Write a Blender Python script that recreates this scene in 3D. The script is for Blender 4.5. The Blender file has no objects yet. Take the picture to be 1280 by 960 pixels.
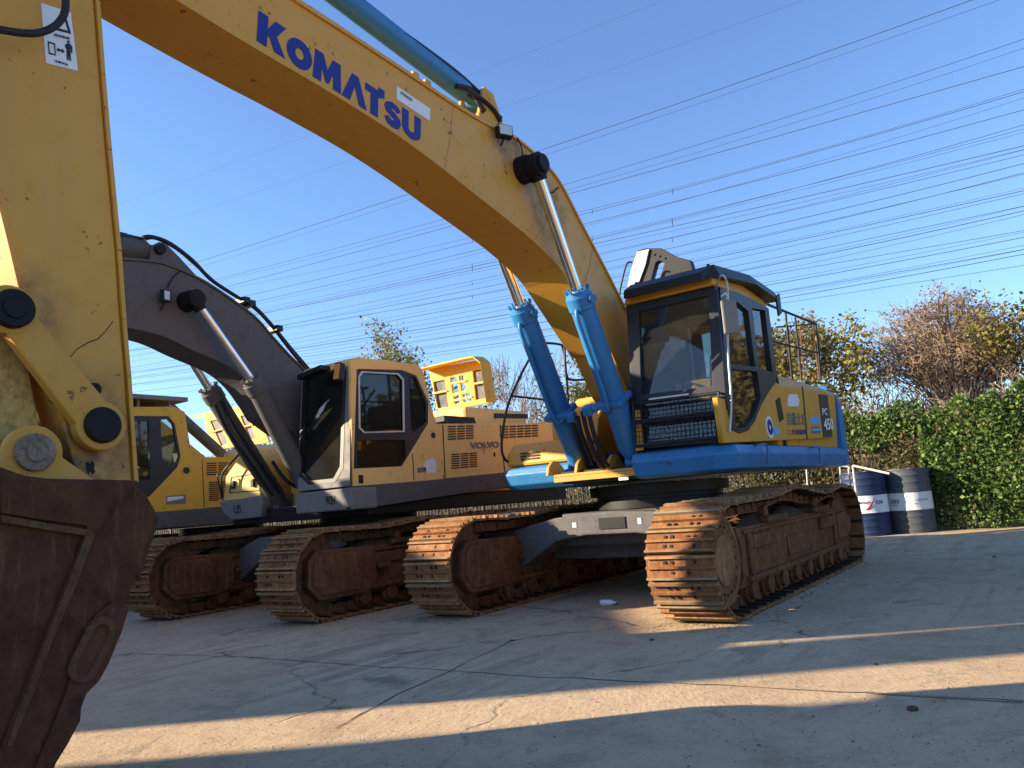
import bpy, bmesh, math, random
from mathutils import Vector, Matrix
R = math.radians
random.seed(7)
scene = bpy.context.scene
COL = scene.collection
# ------------------------------------------------------------------ camera
CP = Vector((8.6685, 4.0608, 1.1273)); YAW, PITCH, ROLL, FP = 3.7531, .1496, -.0786, 973.6
CF = Vector((math.cos(PITCH)*math.cos(YAW), math.cos(PITCH)*math.sin(YAW), math.sin(PITCH)))
_r = CF.cross(Vector((0, 0, 1))).normalized(); _u = _r.cross(CF)
CR = math.cos(ROLL)*_r + math.sin(ROLL)*_u
CU = -math.sin(ROLL)*_r + math.cos(ROLL)*_u
cam = bpy.data.objects.new('camera', bpy.data.cameras.new('camera'))
COL.objects.link(cam)
cam.data.sensor_width = 36; cam.data.lens = FP/1280*36
cam.data.clip_start = .05; cam.data.clip_end = 3000
cam.matrix_world = Matrix(((CR.x, CU.x, -CF.x, CP.x), (CR.y, CU.y, -CF.y, CP.y), (CR.z, CU.z, -CF.z, CP.z), (0, 0, 0, 1)))
scene.camera = cam

def ray(u, v): return CF + CR*((u-640)/FP) - CU*((v-480)/FP)
def hit(u, v, p, n):
    d = ray(u, v); n = Vector(n); t = (Vector(p)-CP).dot(n)/d.dot(n); return CP+d*t
def oy(u, v, y): return hit(u, v, (0, y, 0), (0, 1, 0))
def ox(u, v, x): return hit(u, v, (x, 0, 0), (1, 0, 0))
def oz(u, v, z=0): return hit(u, v, (0, 0, z), (0, 0, 1))
def tr(pts, y):      # outline measured on the photograph, as (x, z) metres in the plane Y = y
    return [(p.x, p.z) for p in (oy(u, v, y) for u, v in pts)]

# ------------------------------------------------------------------ materials
def nmat(name):
    m = bpy.data.materials.new(name); m.use_nodes = True
    nt = m.node_tree; nt.nodes.clear()
    o = nt.nodes.new('ShaderNodeOutputMaterial'); b = nt.nodes.new('ShaderNodeBsdfPrincipled')
    nt.links.new(b.outputs[0], o.inputs[0])
    return m, nt, b, o
def N(nt, t, **k):
    n = nt.nodes.new(t)
    for a, b in k.items():
        if a in n.inputs: n.inputs[a].default_value = b
        else: setattr(n, a, b)
    return n
def noise(nt, co, scale, detail=6, rough=.6, dist=0):
    n = N(nt, 'ShaderNodeTexNoise'); n.inputs['Scale'].default_value = scale
    n.inputs['Detail'].default_value = detail; n.inputs['Roughness'].default_value = rough; n.inputs['Distortion'].default_value = dist
    nt.links.new(co, n.inputs['Vector']); return n.outputs['Fac']
def ramp(nt, f, a, b, ca=0, cb=1):
    n = N(nt, 'ShaderNodeMapRange'); n.inputs[1].default_value = a; n.inputs[2].default_value = b
    n.inputs[3].default_value = ca; n.inputs[4].default_value = cb
    nt.links.new(f, n.inputs[0]); return n.outputs[0]
def mixc(nt, f, a, b, mode='MIX'):
    n = N(nt, 'ShaderNodeMix', data_type='RGBA', blend_type=mode)
    if isinstance(f, (int, float)): n.inputs[0].default_value = f
    else: nt.links.new(f, n.inputs[0])
    for i, c in ((6, a), (7, b)):
        if isinstance(c, tuple): n.inputs[i].default_value = (*c[:3], 1)
        else: nt.links.new(c, n.inputs[i])
    return n.outputs[2]
def mul(nt, a, b):
    n = N(nt, 'ShaderNodeMath', operation='MULTIPLY')
    nt.links.new(a, n.inputs[0])
    if isinstance(b, (int, float)): n.inputs[1].default_value = b
    else: nt.links.new(b, n.inputs[1])
    return n.outputs[0]
def bump(nt, b, h, s=.3, d=.01):
    n = N(nt, 'ShaderNodeBump'); n.inputs['Strength'].default_value = s; n.inputs['Distance'].default_value = d
    nt.links.new(h, n.inputs['Height']); nt.links.new(n.outputs[0], b.inputs['Normal'])
def coords(nt):
    return N(nt, 'ShaderNodeTexCoord').outputs['Object']

def paint(name, col, dust=(.32, .27, .2), amount=.35, rough=.42, scuff=None, metallic=0, streak=.3, chips=.8, spots=()):
    m, nt, b, o = nmat(name); co = coords(nt)
    n1 = noise(nt, co, 1.3, 8, .65); n2 = noise(nt, co, 9, 6, .6); n3 = noise(nt, co, 45, 3, .6)
    mp = N(nt, 'ShaderNodeMapping'); mp.inputs['Scale'].default_value = (7, 7, .5); nt.links.new(co, mp.inputs[0])
    n4 = noise(nt, mp.outputs[0], 2.2, 5, .6)
    c = mixc(nt, ramp(nt, n1, .3, .75, 0, amount), col, tuple(x*.6+y*.4 for x, y in zip(col, dust)))
    c = mixc(nt, ramp(nt, n4, .52, .8, 0, streak), c, dust)
    c = mixc(nt, ramp(nt, n2, .58, .8, 0, .35), c, tuple(x*.45 for x in col))
    mp2 = N(nt, 'ShaderNodeMapping'); mp2.inputs['Scale'].default_value = (1.2, 1.2, 14); mp2.inputs['Rotation'].default_value = (.3, .5, 0); nt.links.new(co, mp2.inputs[0])
    n7 = noise(nt, mp2.outputs[0], 3, 6, .7)
    c = mixc(nt, ramp(nt, mul(nt, n7, n1), .33, .42, 0, .35), c, tuple(min(1, x*1.25+.05) for x in dust))
    n8 = noise(nt, co, 28, 2, .5); n9 = noise(nt, co, 4.5, 5, .7)
    c = mixc(nt, ramp(nt, mul(nt, n8, n9), .385, .40, 0, chips), c, (.09, .045, .03))
    n10 = noise(nt, co, .45, 4, .5)
    c = mixc(nt, ramp(nt, n10, .45, .7, 0, .30), c, tuple(x*.62 for x in col))
    for sx, sy, sz, sr in spots:     # oily grime that has spread round a pin
        vd = N(nt, 'ShaderNodeVectorMath', operation='DISTANCE'); nt.links.new(co, vd.inputs[0]); vd.inputs[1].default_value = (sx, sy, sz)
        g = mul(nt, ramp(nt, vd.outputs['Value'], sr*.25, sr, 1, 0), ramp(nt, n2, .32, .6, .15, 1))
        c = mixc(nt, mul(nt, g, .75), c, (.07, .045, .03))
    if scuff:
        c = mixc(nt, ramp(nt, mul(nt, n3, n1), .33, .38, 0, .9), c, scuff)
    nt.links.new(c, b.inputs['Base Color'])
    nt.links.new(ramp(nt, n2, .3, .8, rough, min(1, rough+.3)), b.inputs['Roughness'])
    b.inputs['Metallic'].default_value = metallic
    bump(nt, b, n2, .12, .01); b.inputs['Specular IOR Level'].default_value = .38
    return m
def rusty(name, a, b_, c_, rough=.85, sc=1.0, mud=.5, isl=False):
    m, nt, b, o = nmat(name); co = coords(nt)
    mp = N(nt, 'ShaderNodeMapping'); mp.inputs['Scale'].default_value = (9, 9, 1.1); mp.inputs['Rotation'].default_value = (0, .5, 0); nt.links.new(co, mp.inputs[0])
    n4 = noise(nt, mp.outputs[0], 2, 8, .75)
    n1 = noise(nt, co, 2.2*sc, 8, .7); n2 = noise(nt, co, 14*sc, 6, .7); n3 = noise(nt, co, 60, 4, .6)
    c = mixc(nt, ramp(nt, n1, .35, .65), a, b_)
    c = mixc(nt, ramp(nt, n2, .45, .7, 0, .8), c, c_)
    c = mixc(nt, ramp(nt, n3, .6, .75, 0, mud), c, tuple(x*.35 for x in a))
    c = mixc(nt, ramp(nt, n4, .54, .7, 0, .55), c, tuple(min(1, x*1.7+.02) for x in b_))
    if isl:
        gi = N(nt, 'ShaderNodeNewGeometry').outputs['Random Per Island']
        c = mixc(nt, ramp(nt, gi, 0, 1, 0, .6), c, tuple(x*.45 for x in a)); c = mixc(nt, ramp(nt, gi, .8, 1, 0, .45), c, (.3, .26, .2))
    nt.links.new(c, b.inputs['Base Color'])
    nt.links.new(ramp(nt, n2, .3, .8, rough-.25, rough), b.inputs['Roughness'])
    bump(nt, b, n2, .5, .015); b.inputs['Specular IOR Level'].default_value = .15
    return m
def plain(name, col, rough=.6, metallic=0, var=.25, sc=20):
    m, nt, b, o = nmat(name); co = coords(nt)
    n = noise(nt, co, sc, 5, .6)
    nt.links.new(mixc(nt, ramp(nt, n, .35, .75, 0, 1), col, tuple(x*(1-var) for x in col)), b.inputs['Base Color'])
    b.inputs['Roughness'].default_value = rough; b.inputs['Metallic'].default_value = metallic; b.inputs['Specular IOR Level'].default_value = .3
    return m
MT = {}
MT['yel'] = paint('yellow_paint', (.64, .295, .032), dust=(.36, .23, .11), amount=.35, rough=.38, streak=.16)
MT['yelold'] = paint('worn_yellow_paint', (.60, .29, .04), dust=(.32, .21, .11), amount=.45, rough=.5, streak=.3)
_a, _b, _c, _d = oy(662, 210, .26), oy(632, 180, .26), oy(130, 531, .22), oy(16, 386, .22)
MT['boomyel'] = paint('boom_paint', (.64, .295, .032), dust=(.36, .23, .11), amount=.35, rough=.38, streak=.2, spots=((_a.x, .26, _a.z, .42), (_b.x, .26, _b.z, .3), (_a.x-.3, .26, _a.z-.35, .4)))
MT['armyel'] = paint('arm_paint', (.62, .29, .034), dust=(.36, .23, .11), amount=.4, rough=.4, streak=.25, spots=((_c.x+.02, .22, _c.z, .34), (_d.x, .22, _d.z, .3), (_c.x+.1, .22, _c.z-.22, .3)))
MT['yelrust'] = rusty('rust_spotted_yellow_paint', (.5, .33, .1), (.42, .27, .1), (.14, .08, .04), .75, 1.5, .6)
MT['blu'] = paint('blue_paint', (.010, .17, .42), dust=(.12, .17, .21), amount=.3, rough=.34, streak=.12)
MT['vyel'] = paint('faded_ochre_paint', (.86, .54, .175), amount=.3, rough=.55, streak=.25)
MT['tyel'] = paint('deep_yellow_paint', (.75, .40, .03), amount=.3, rough=.5, streak=.2)
MT['grey'] = paint('dark_grey_paint', (.085, .084, .084), dust=(.15, .135, .115), amount=.5, rough=.55, streak=.25)
MT['lgrey'] = paint('dusty_grey_paint', (.17, .165, .16), dust=(.27, .23, .19), amount=.5, rough=.6, streak=.4)
MT['frame'] = paint('dusty_frame_paint', (.085, .085, .095), dust=(.22, .19, .16), amount=.7, rough=.7, streak=.4)
MT['black'] = plain('black_paint', (.014, .015, .018), .45)
MT['grease'] = plain('black_grease', (.006, .006, .006), .7, 0, .5)
MT['rubber'] = plain('black_rubber', (.018, .018, .02), .6)
MT['seal'] = plain('window_frame_paint', (.022, .025, .032), .4)
MT['seat'] = plain('seat_fabric', (.035, .035, .04), .9)
MT['rust'] = rusty('rusted_steel', (.12, .045, .022), (.22, .09, .04), (.06, .026, .015))
MT['rustshoe'] = rusty('rusted_shoe_steel', (.24, .09, .035), (.38, .19, .085), (.11, .045, .02), isl=True)
MT['shoepale'] = rusty('polished_shoe_steel', (.32, .17, .08), (.46, .29, .15), (.17, .08, .035), isl=True)
MT['bucket'] = rusty('brown_bucket_steel', (.075, .025, .012), (.12, .045, .022), (.035, .014, .008), .85, .6, .4)
MT['bucketedge'] = rusty('worn_bucket_edge', (.09, .036, .018), (.15, .07, .036), (.045, .02, .012), .75, 2)
MT['steel'] = plain('worn_steel', (.33, .3, .26), .35, .7, .5, 12)
MT['chrome'] = plain('chromed_rod', (.75, .73, .7), .16, 1, .12, 6)
MT['pin'] = rusty('pin_steel', (.2, .15, .1), (.3, .24, .17), (.06, .045, .03), .6, 3)
MT['white'] = plain('white_decal', (.72, .73, .74), .5, 0, .12, 30)
MT['navy'] = plain('navy_decal', (.012, .024, .22), .45, 0, .15)
MT['decalgrey'] = plain('grey_decal', (.12, .15, .2), .5)
MT['decalblack'] = plain('black_decal', (.02, .02, .025), .5)
MT['lblue'] = plain('light_blue_decal', (.1, .42, .72), .5)
MT['red'] = plain('red_decal', (.5, .02, .03), .5)
MT['soil'] = rusty('dried_soil', (.085, .05, .03), (.13, .08, .05), (.04, .026, .016), 1.0, 4)
MT['drumblue'] = paint('dark_blue_drum_paint', (.006, .022, .075), dust=(.1, .1, .1), amount=.2, rough=.4, streak=.1)
MT['drumgrey'] = paint('slate_drum_paint', (.065, .075, .09), dust=(.12, .12, .12), amount=.2, rough=.45, streak=.1)
MT['orange'] = plain('orange_lens', (.7, .3, .06), .2)
MT['silver'] = plain('silver_panel', (.55, .55, .52), .4, .3, .3, 6)
MT['pipe'] = plain('pale_pipe', (.5, .47, .43), .6)
MT['wire'] = plain('wire_steel', (.05, .055, .07), .8)
MT['fence'] = plain('dark_fence_paint', (.03, .032, .032), .6)
def glass(name, tint, alpha):
    m, nt, b, o = nmat(name)
    nt.nodes.remove(b)
    t = N(nt, 'ShaderNodeBsdfTransparent'); t.inputs[0].default_value = (*tint, 1)
    g = N(nt, 'ShaderNodeBsdfGlossy'); g.inputs['Roughness'].default_value = .03
    d = N(nt, 'ShaderNodeBsdfDiffuse'); d.inputs[0].default_value = (.25, .24, .21, 1)
    fr = N(nt, 'ShaderNodeFresnel'); fr.inputs[0].default_value = 1.5
    n = noise(nt, coords(nt), 3, 6, .6)
    m0 = N(nt, 'ShaderNodeMixShader'); nt.links.new(ramp(nt, n, .3, .8, alpha*.4, alpha), m0.inputs[0])
    nt.links.new(t.outputs[0], m0.inputs[1]); nt.links.new(d.outputs[0], m0.inputs[2])
    m1 = N(nt, 'ShaderNodeMixShader'); nt.links.new(fr.outputs[0], m1.inputs[0])
    nt.links.new(m0.outputs[0], m1.inputs[1]); nt.links.new(g.outputs[0], m1.inputs[2])
    nt.links.new(m1.outputs[0], o.inputs[0])
    return m
MT['glass'] = glass('tinted_glass', (.66, .72, .7), .12)
MT['cglass'] = glass('clear_dusty_glass', (.72, .8, .78), .07)
MT['stripe'] = plain('dark_stripe_film', (.045, .04, .042), .5)
MT['grit'] = plain('grit', (.16, .12, .085), .95)
MT['joint'] = plain('joint_filler', (.09, .07, .055), .9)
MT['shoelip'] = plain('dark_shoe_lip', (.03, .02, .014), 1.0)  # near-black colour for the inner lip of each track shoe
MT['dglass'] = glass('dark_tinted_glass', (.3, .34, .34), .08)
def leafmat(name, a, b_, trans=.35):
    m, nt, b, o = nmat(name)
    g = N(nt, 'ShaderNodeNewGeometry'); co = coords(nt)
    n = noise(nt, co, .9, 4, .6)
    c = mixc(nt, g.outputs['Random Per Island'], a, b_)
    c = mixc(nt, ramp(nt, n, .35, .7, 0, .5), c, tuple(x*.55 for x in a))
    nt.links.new(c, b.inputs['Base Color']); b.inputs['Roughness'].default_value = .6
    t = N(nt, 'ShaderNodeBsdfTranslucent'); nt.links.new(c, t.inputs[0])
    mx = N(nt, 'ShaderNodeMixShader'); mx.inputs[0].default_value = trans
    nt.links.new(b.outputs[0], mx.inputs[1]); nt.links.new(t.outputs[0], mx.inputs[2]); nt.links.new(mx.outputs[0], o.inputs[0])
    return m
MT['ivy'] = leafmat('ivy_leaves', (.07, .16, .03), (.17, .26, .055))
MT['dryvine'] = leafmat('dry_vine_leaves', (.14, .1, .045), (.1, .13, .04))
MT['leafy'] = leafmat('yellowing_leaves', (.16, .15, .035), (.26, .19, .05))
MT['leafb'] = leafmat('brown_leaves', (.2, .11, .055), (.28, .17, .09))
MT['leafg'] = leafmat('olive_leaves', (.08, .11, .03), (.17, .16, .05))
MT['straw'] = leafmat('straw_scrub', (.32, .25, .12), (.2, .19, .08))
MT['bark'] = plain('bark', (.12, .09, .065), .9, 0, .5)
MT['twig'] = plain('pale_twigs', (.33, .25, .19), .9, 0, .4)

def concrete():
    m, nt, b, o = nmat('weathered_concrete'); co = coords(nt)
    n1 = noise(nt, co, .35, 8, .65, .4); n2 = noise(nt, co, 2.2, 8, .7); n3 = noise(nt, co, 35, 6, .7); n5 = noise(nt, co, 160, 3, .7)
    c = mixc(nt, ramp(nt, n1, .35, .65), (.46, .33, .205), (.60, .445, .29))
    c = mixc(nt, ramp(nt, n2, .5, .75, 0, .7), c, (.28, .19, .12))
    n6 = noise(nt, co, .8, 10, .75, 1.5)
    c = mixc(nt, ramp(nt, n6, .56, .62, 0, .35), c, (.13, .11, .1))
    c = mixc(nt, ramp(nt, n3, .5, .72, 0, .5), c, (.62, .47, .33))
    c = mixc(nt, ramp(nt, n5, .62, .75, 0, .6), c, (.1, .09, .08))
    mt = N(nt, 'ShaderNodeMapping'); mt.inputs['Scale'].default_value = (.35, 6, 1); mt.inputs['Rotation'].default_value = (0, 0, .75); nt.links.new(co, mt.inputs[0])
    n11 = noise(nt, mt.outputs[0], 1.0, 7, .7); c = mixc(nt, ramp(nt, mul(nt, n11, n1), .27, .36, 0, .45), c, (.2, .15, .11))
    n12 = noise(nt, co, 1.15, 5, .55, .8); c = mixc(nt, ramp(nt, n12, .66, .72, 0, .6), c, (.13, .10, .08))
    n13 = noise(nt, co, 7, 8, .8); c = mixc(nt, ramp(nt, n13, .35, .5, .35, 0), c, (.22, .17, .125))
    # fine cracks
    v = N(nt, 'ShaderNodeTexVoronoi', feature='DISTANCE_TO_EDGE'); v.inputs['Scale'].default_value = .33
    w = N(nt, 'ShaderNodeMixRGB') if False else None
    nz = N(nt, 'ShaderNodeTexNoise'); nz.inputs['Scale'].default_value = 1.6; nz.inputs['Detail'].default_value = 6; nt.links.new(co, nz.inputs[0])
    va = N(nt, 'ShaderNodeVectorMath', operation='MULTIPLY_ADD'); nt.links.new(nz.outputs['Color'], va.inputs[0]); va.inputs[1].default_value = (.6, .6, 0); nt.links.new(co, va.inputs[2])
    nt.links.new(va.outputs[0], v.inputs['Vector'])
    ck = ramp(nt, v.outputs['Distance'], 0, .006, 1, 0)
    ck = mul(nt, ck, ramp(nt, n2, .42, .6))
    c = mixc(nt, mul(nt, ck, .8), c, (.06, .055, .05))
    nt.links.new(c, b.inputs['Base Color']); b.inputs['Roughness'].default_value = .95; b.inputs['Specular IOR Level'].default_value = .08
    mm = N(nt, 'ShaderNodeMath', operation='MULTIPLY_ADD'); nt.links.new(n3, mm.inputs[0]); mm.inputs[1].default_value = .5; nt.links.new(n2, mm.inputs[2])
    m3 = N(nt, 'ShaderNodeMath', operation='SUBTRACT'); nt.links.new(mm.outputs[0], m3.inputs[0]); nt.links.new(ck, m3.inputs[1])
    bump(nt, b, m3.outputs[0], .55, .02)
    return m
MT['concrete'] = concrete()
MT['dirt'] = rusty('dry_field', (.2, .17, .09), (.27, .22, .12), (.12, .12, .05), .95, .3)

# ------------------------------------------------------------------ mesh building
class MB:
    def __init__(s): s.v = []; s.f = []; s.m = []; s.mats = []; s.cur = 0
    def mat(s, m):
        if m not in s.mats: s.mats.append(m)
        s.cur = s.mats.index(m); return s
    def add(s, vs, fs):
        o = len(s.v); s.v += [tuple(p) for p in vs]
        for f in fs: s.f.append([i+o for i in f]); s.m.append(s.cur)
        return s
    def box(s, a, b):       # opposite corners
        x0, y0, z0 = a; x1, y1, z1 = b
        return s.add([(x0,y0,z0),(x1,y0,z0),(x1,y1,z0),(x0,y1,z0),(x0,y0,z1),(x1,y0,z1),(x1,y1,z1),(x0,y1,z1)],
                     [(0,3,2,1),(4,5,6,7),(0,1,5,4),(1,2,6,5),(2,3,7,6),(3,0,4,7)])
    def obox(s, c, X, Y, Z):  # centre and half-axis vectors
        c, X, Y, Z = map(Vector, (c, X, Y, Z))
        vs = [c+X*i+Y*j+Z*k for k in (-1, 1) for i, j in ((-1,-1),(1,-1),(1,1),(-1,1))]
        return s.add(vs, [(0,3,2,1),(4,5,6,7),(0,1,5,4),(1,2,6,5),(2,3,7,6),(3,0,4,7)])
    def prism(s, pts, y0, y1):   # (x,z) outline swept along Y
        n = len(pts)
        vs = [(x, y0, z) for x, z in pts]+[(x, y1, z) for x, z in pts]
        return s.add(vs, [tuple(range(n)), tuple(range(2*n-1, n-1, -1))]+[(i, i+n, (i+1) % n+n, (i+1) % n) for i in range(n)])
    def prismx(s, pts, x0, x1):  # (y,z) outline swept along X
        n = len(pts)
        vs = [(x0, y, z) for y, z in pts]+[(x1, y, z) for y, z in pts]
        return s.add(vs, [tuple(range(n-1, -1, -1)), tuple(range(n, 2*n))]+[(i, (i+1) % n, (i+1) % n+n, i+n) for i in range(n)])
    def prismz(s, pts, z0, z1):
        n = len(pts)
        vs = [(x, y, z0) for x, y in pts]+[(x, y, z1) for x, y in pts]
        return s.add(vs, [tuple(range(n-1, -1, -1)), tuple(range(n, 2*n))]+[(i, (i+1) % n, (i+1) % n+n, i+n) for i in range(n)])
    def loft(s, loops):
        n = len(loops[0]); vs = [p for l in loops for p in l]; fs = [tuple(range(n-1, -1, -1)), tuple((len(loops)-1)*n+i for i in range(n))]
        for k in range(len(loops)-1):
            for i in range(n):
                fs.append((k*n+i, k*n+(i+1) % n, (k+1)*n+(i+1) % n, (k+1)*n+i))
        return s.add(vs, fs)
    def tube(s, pts, r, n=8, caps=True):
        pts = [Vector(p) for p in pts]; k = len(pts); rs = r if isinstance(r, (list, tuple)) else [r]*k
        vs = []; ref = None
        for i, p in enumerate(pts):
            t = (pts[min(i+1, k-1)]-pts[max(i-1, 0)])
            t = t.normalized() if t.length > 1e-9 else Vector((0, 0, 1))
            if ref is None: ref = Vector((0, 0, 1)) if abs(t.z) < .9 else Vector((1, 0, 0))
            a = t.cross(ref).normalized(); b = a.cross(t).normalized(); ref = b
            for j in range(n):
                th = 2*math.pi*j/n; vs.append(p+(a*math.cos(th)+b*math.sin(th))*rs[i])
        fs = [(i*n+j, i*n+(j+1) % n, (i+1)*n+(j+1) % n, (i+1)*n+j) for i in range(k-1) for j in range(n)]
        if caps: fs += [tuple(range(n-1, -1, -1)), tuple((k-1)*n+j for j in range(n))]
        return s.add(vs, fs)
    def cyl(s, a, b, r, n=20, r2=None): return s.tube([a, b], [r, r if r2 is None else r2], n)
    def lathe(s, c, prof, n=32, axis='z'):  # prof: list of (radius, height)
        vs = []
        for r, h in prof:
            for j in range(n):
                t = 2*math.pi*j/n
                q = (r*math.cos(t), r*math.sin(t), h) if axis == 'z' else ((r*math.cos(t), h, r*math.sin(t)) if axis == 'y' else (h, r*math.cos(t), r*math.sin(t)))
                vs.append((c[0]+q[0], c[1]+q[1], c[2]+q[2]))
        k = len(prof)
        fs = [(i*n+j, i*n+(j+1) % n, (i+1)*n+(j+1) % n, (i+1)*n+j) for i in range(k-1) for j in range(n)]
        fs += [tuple(range(n-1, -1, -1)), tuple((k-1)*n+j for j in range(n))]
        return s.add(vs, fs)
    def split(s, name, mat=None, parent=None, gap=.012, **k):
        # separate pieces become separate objects of the same name
        n = len(s.v); root = list(range(n))
        def find(i):
            while root[i] != i: root[i] = root[root[i]]; i = root[i]
            return i
        for f in s.f:
            for j in f[1:]: root[find(j)] = find(f[0])
        isl = {}
        for i in range(n): isl.setdefault(find(i), []).append(i)
        bb = []
        for ids in isl.values():
            P = [s.v[i] for i in ids]; bb.append([[min(p[c] for p in P)-gap for c in range(3)], [max(p[c] for p in P)+gap for c in range(3)], set(ids)])
        ch = True
        while ch:
            ch = False
            for i in range(len(bb)):
                for j in range(i+1, len(bb)):
                    if all(bb[i][0][c] <= bb[j][1][c] and bb[j][0][c] <= bb[i][1][c] for c in range(3)):
                        a, b = bb[i], bb.pop(j)
                        a[0] = [min(x, y) for x, y in zip(a[0], b[0])]; a[1] = [max(x, y) for x, y in zip(a[1], b[1])]; a[2] |= b[2]; ch = True; break
                if ch: break
        out = []
        for b in bb:
            q = MB(); q.mats = list(s.mats); ids = sorted(b[2]); mp = {o: i for i, o in enumerate(ids)}
            q.v = [s.v[i] for i in ids]
            for f, mi in zip(s.f, s.m):
                if f[0] in mp: q.f.append([mp[i] for i in f]); q.m.append(mi)
            out.append(q.build(name, mat, parent, **k))
        return out[0]
    def build(s, name, mat=None, parent=None, bev=0, smooth=None, seg=2, ang=35):
        me = bpy.data.meshes.new(name); me.from_pydata(s.v, [], s.f)
        for m in (s.mats or [mat]): me.materials.append(MT[m] if isinstance(m, str) else m)
        if s.mats: me.polygons.foreach_set('material_index', s.m)
        bm = bmesh.new(); bm.from_mesh(me); bmesh.ops.recalc_face_normals(bm, faces=bm.faces)
        if smooth is not None:
            for f in bm.faces: f.smooth = True
            for e in bm.edges: e.smooth = e.is_manifold and e.calc_face_angle(4) < R(smooth)
        bm.to_mesh(me); bm.free(); me.update()
        ob = bpy.data.objects.new(name, me); COL.objects.link(ob)
        if bev:
            md = ob.modifiers.new('bevel', 'BEVEL'); md.width = bev; md.segments = seg; md.limit_method = 'ANGLE'; md.angle_limit = R(ang)
        par(ob, parent); return ob
def par(ob, parent):
    if parent is None: return
    ob.parent = parent
    r = parent
    while r.parent: r = r.parent
    if r is parent: ob.location = -r.location
def tag(o, label=None, cat=None, group=None, kind=None):
    for k, v in (('label', label), ('category', cat), ('group', group), ('kind', kind)):
        if v: o[k] = v
    return o
def empty(name, loc, label, cat, group=None):
    o = bpy.data.objects.new(name, None); COL.objects.link(o); o.location = loc; o.empty_display_size = .3
    return tag(o, label, cat, group)
def plate(name, loops, mat, parent, org, xax, yax, thick, px=True, bev=0, off=0, world=False):
    """flat panel with holes: outlines on the plane through org spanned by xax,yax; thickness goes behind the face"""
    org, xax, yax = Vector(org), Vector(xax).normalized(), Vector(yax).normalized(); n = xax.cross(yax).normalized()
    cu = bpy.data.curves.new(name, 'CURVE'); cu.dimensions = '2D'; cu.fill_mode = 'BOTH'; cu.extrude = max(.0005, thick/2-bev); cu.bevel_depth = bev; cu.resolution_u = 1
    for L in loops:
        sp = cu.splines.new('POLY'); sp.points.add(len(L)-1)
        for i, q in enumerate(L):
            if px:
                h = hit(q[0], q[1], org, n)-org; q = (h.dot(xax), h.dot(yax))
            sp.points[i].co = (q[0], q[1], 0, 1)
        sp.use_cyclic_u = True
    return curve_mesh(cu, name, mat, parent, org+n*(off-thick/2), xax, yax)
def curve_mesh(cu, name, mat, parent, org, xax, yax, shear=None):
    n = Vector(xax).cross(Vector(yax)).normalized()
    tmp = bpy.data.objects.new('tmp', cu); COL.objects.link(tmp)
    bpy.context.view_layer.update()
    me = bpy.data.meshes.new_from_object(tmp.evaluated_get(bpy.context.evaluated_depsgraph_get()))
    bpy.data.objects.remove(tmp); bpy.data.curves.remove(cu)
    me.transform(Matrix(((xax[0], yax[0], n.x, org[0]), (xax[1], yax[1], n.y, org[1]), (xax[2], yax[2], n.z, org[2]), (0, 0, 0, 1))))
    me.name = name; me.materials.clear(); me.materials.append(MT[mat])
    ob = bpy.data.objects.new(name, me); COL.objects.link(ob); par(ob, parent); return ob
YX, YZ = (-1, 0, 0), (0, 0, 1)
def ply(name, loops, y, mat, parent, thick=.04, **k):
    return plate(name, loops, mat, parent, (0, y, 0), YX, YZ, thick, **k)
def plx(name, loops, x, mat, parent, thick=.04, up=(0, 0, 1), z0=0, **k):
    return plate(name, loops, mat, parent, (x, 0, z0), (0, 1, 0), up, thick, **k)
def text(name, s, mat, parent, tl, bl, trr, off=.004, bold=0, thick=.002, box=True):
    """letters filling the parallelogram top-left, bottom-left, top-right (world points)"""
    tl, bl, trr = Vector(tl), Vector(bl), Vector(trr)
    cu = bpy.data.curves.new(name, 'FONT'); cu.body = s; cu.size = 1; cu.offset = bold; cu.extrude = thick/2; cu.resolution_u = 3
    tmp = bpy.data.objects.new('tmp', cu); COL.objects.link(tmp); bpy.context.view_layer.update()
    me = bpy.data.meshes.new_from_object(tmp.evaluated_get(bpy.context.evaluated_depsgraph_get()))
    bpy.data.objects.remove(tmp)
    xs = [v.co.x for v in me.vertices]; ys = [v.co.y for v in me.vertices]
    x0, x1, y0, y1 = min(xs), max(xs), min(ys), max(ys)
    ax = trr-tl; ay = tl-bl; n = ax.cross(ay).normalized()
    for v in me.vertices:
        a = (v.co.x-x0)/(x1-x0); b = (v.co.y-y0)/(y1-y0)
        v.co = bl+ax*a+ay*b+n*(off+v.co.z)
    me.name = name; me.materials.clear(); me.materials.append(MT[mat])
    ob = bpy.data.objects.new(name, me); COL.objects.link(ob); par(ob, parent); return ob
def smooth_pts(pts, k=6):
    pts = [Vector(p) for p in pts]; out = []
    for i in range(len(pts)-1):
        p0, p1, p2, p3 = pts[max(i-1, 0)], pts[i], pts[i+1], pts[min(i+2, len(pts)-1)]
        for j in range(k):
            t = j/k
            out.append(.5*((2*p1)+(p2-p0)*t+(2*p0-5*p1+4*p2-p3)*t*t+(3*p1-p0-3*p2+p3)*t**3))
    out.append(pts[-1]); return out
def circ(cx, cz, r, n=20, a0=0, a1=360):
    return [(cx+r*math.cos(R(a0+(a1-a0)*i/(n if a1-a0 >= 360 else n-1))), cz+r*math.sin(R(a0+(a1-a0)*i/(n if a1-a0 >= 360 else n-1)))) for i in range(n)]
def rrect(x0, y0, x1, y1, r, n=4):
    out = []
    for cx, cy, a in ((x1-r, y1-r, 0), (x0+r, y1-r, 90), (x0+r, y0+r, 180), (x1-r, y0+r, 270)):
        out += [(cx+r*math.cos(R(a+90*i/n)), cy+r*math.sin(R(a+90*i/n))) for i in range(n+1)]
    return out
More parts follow.
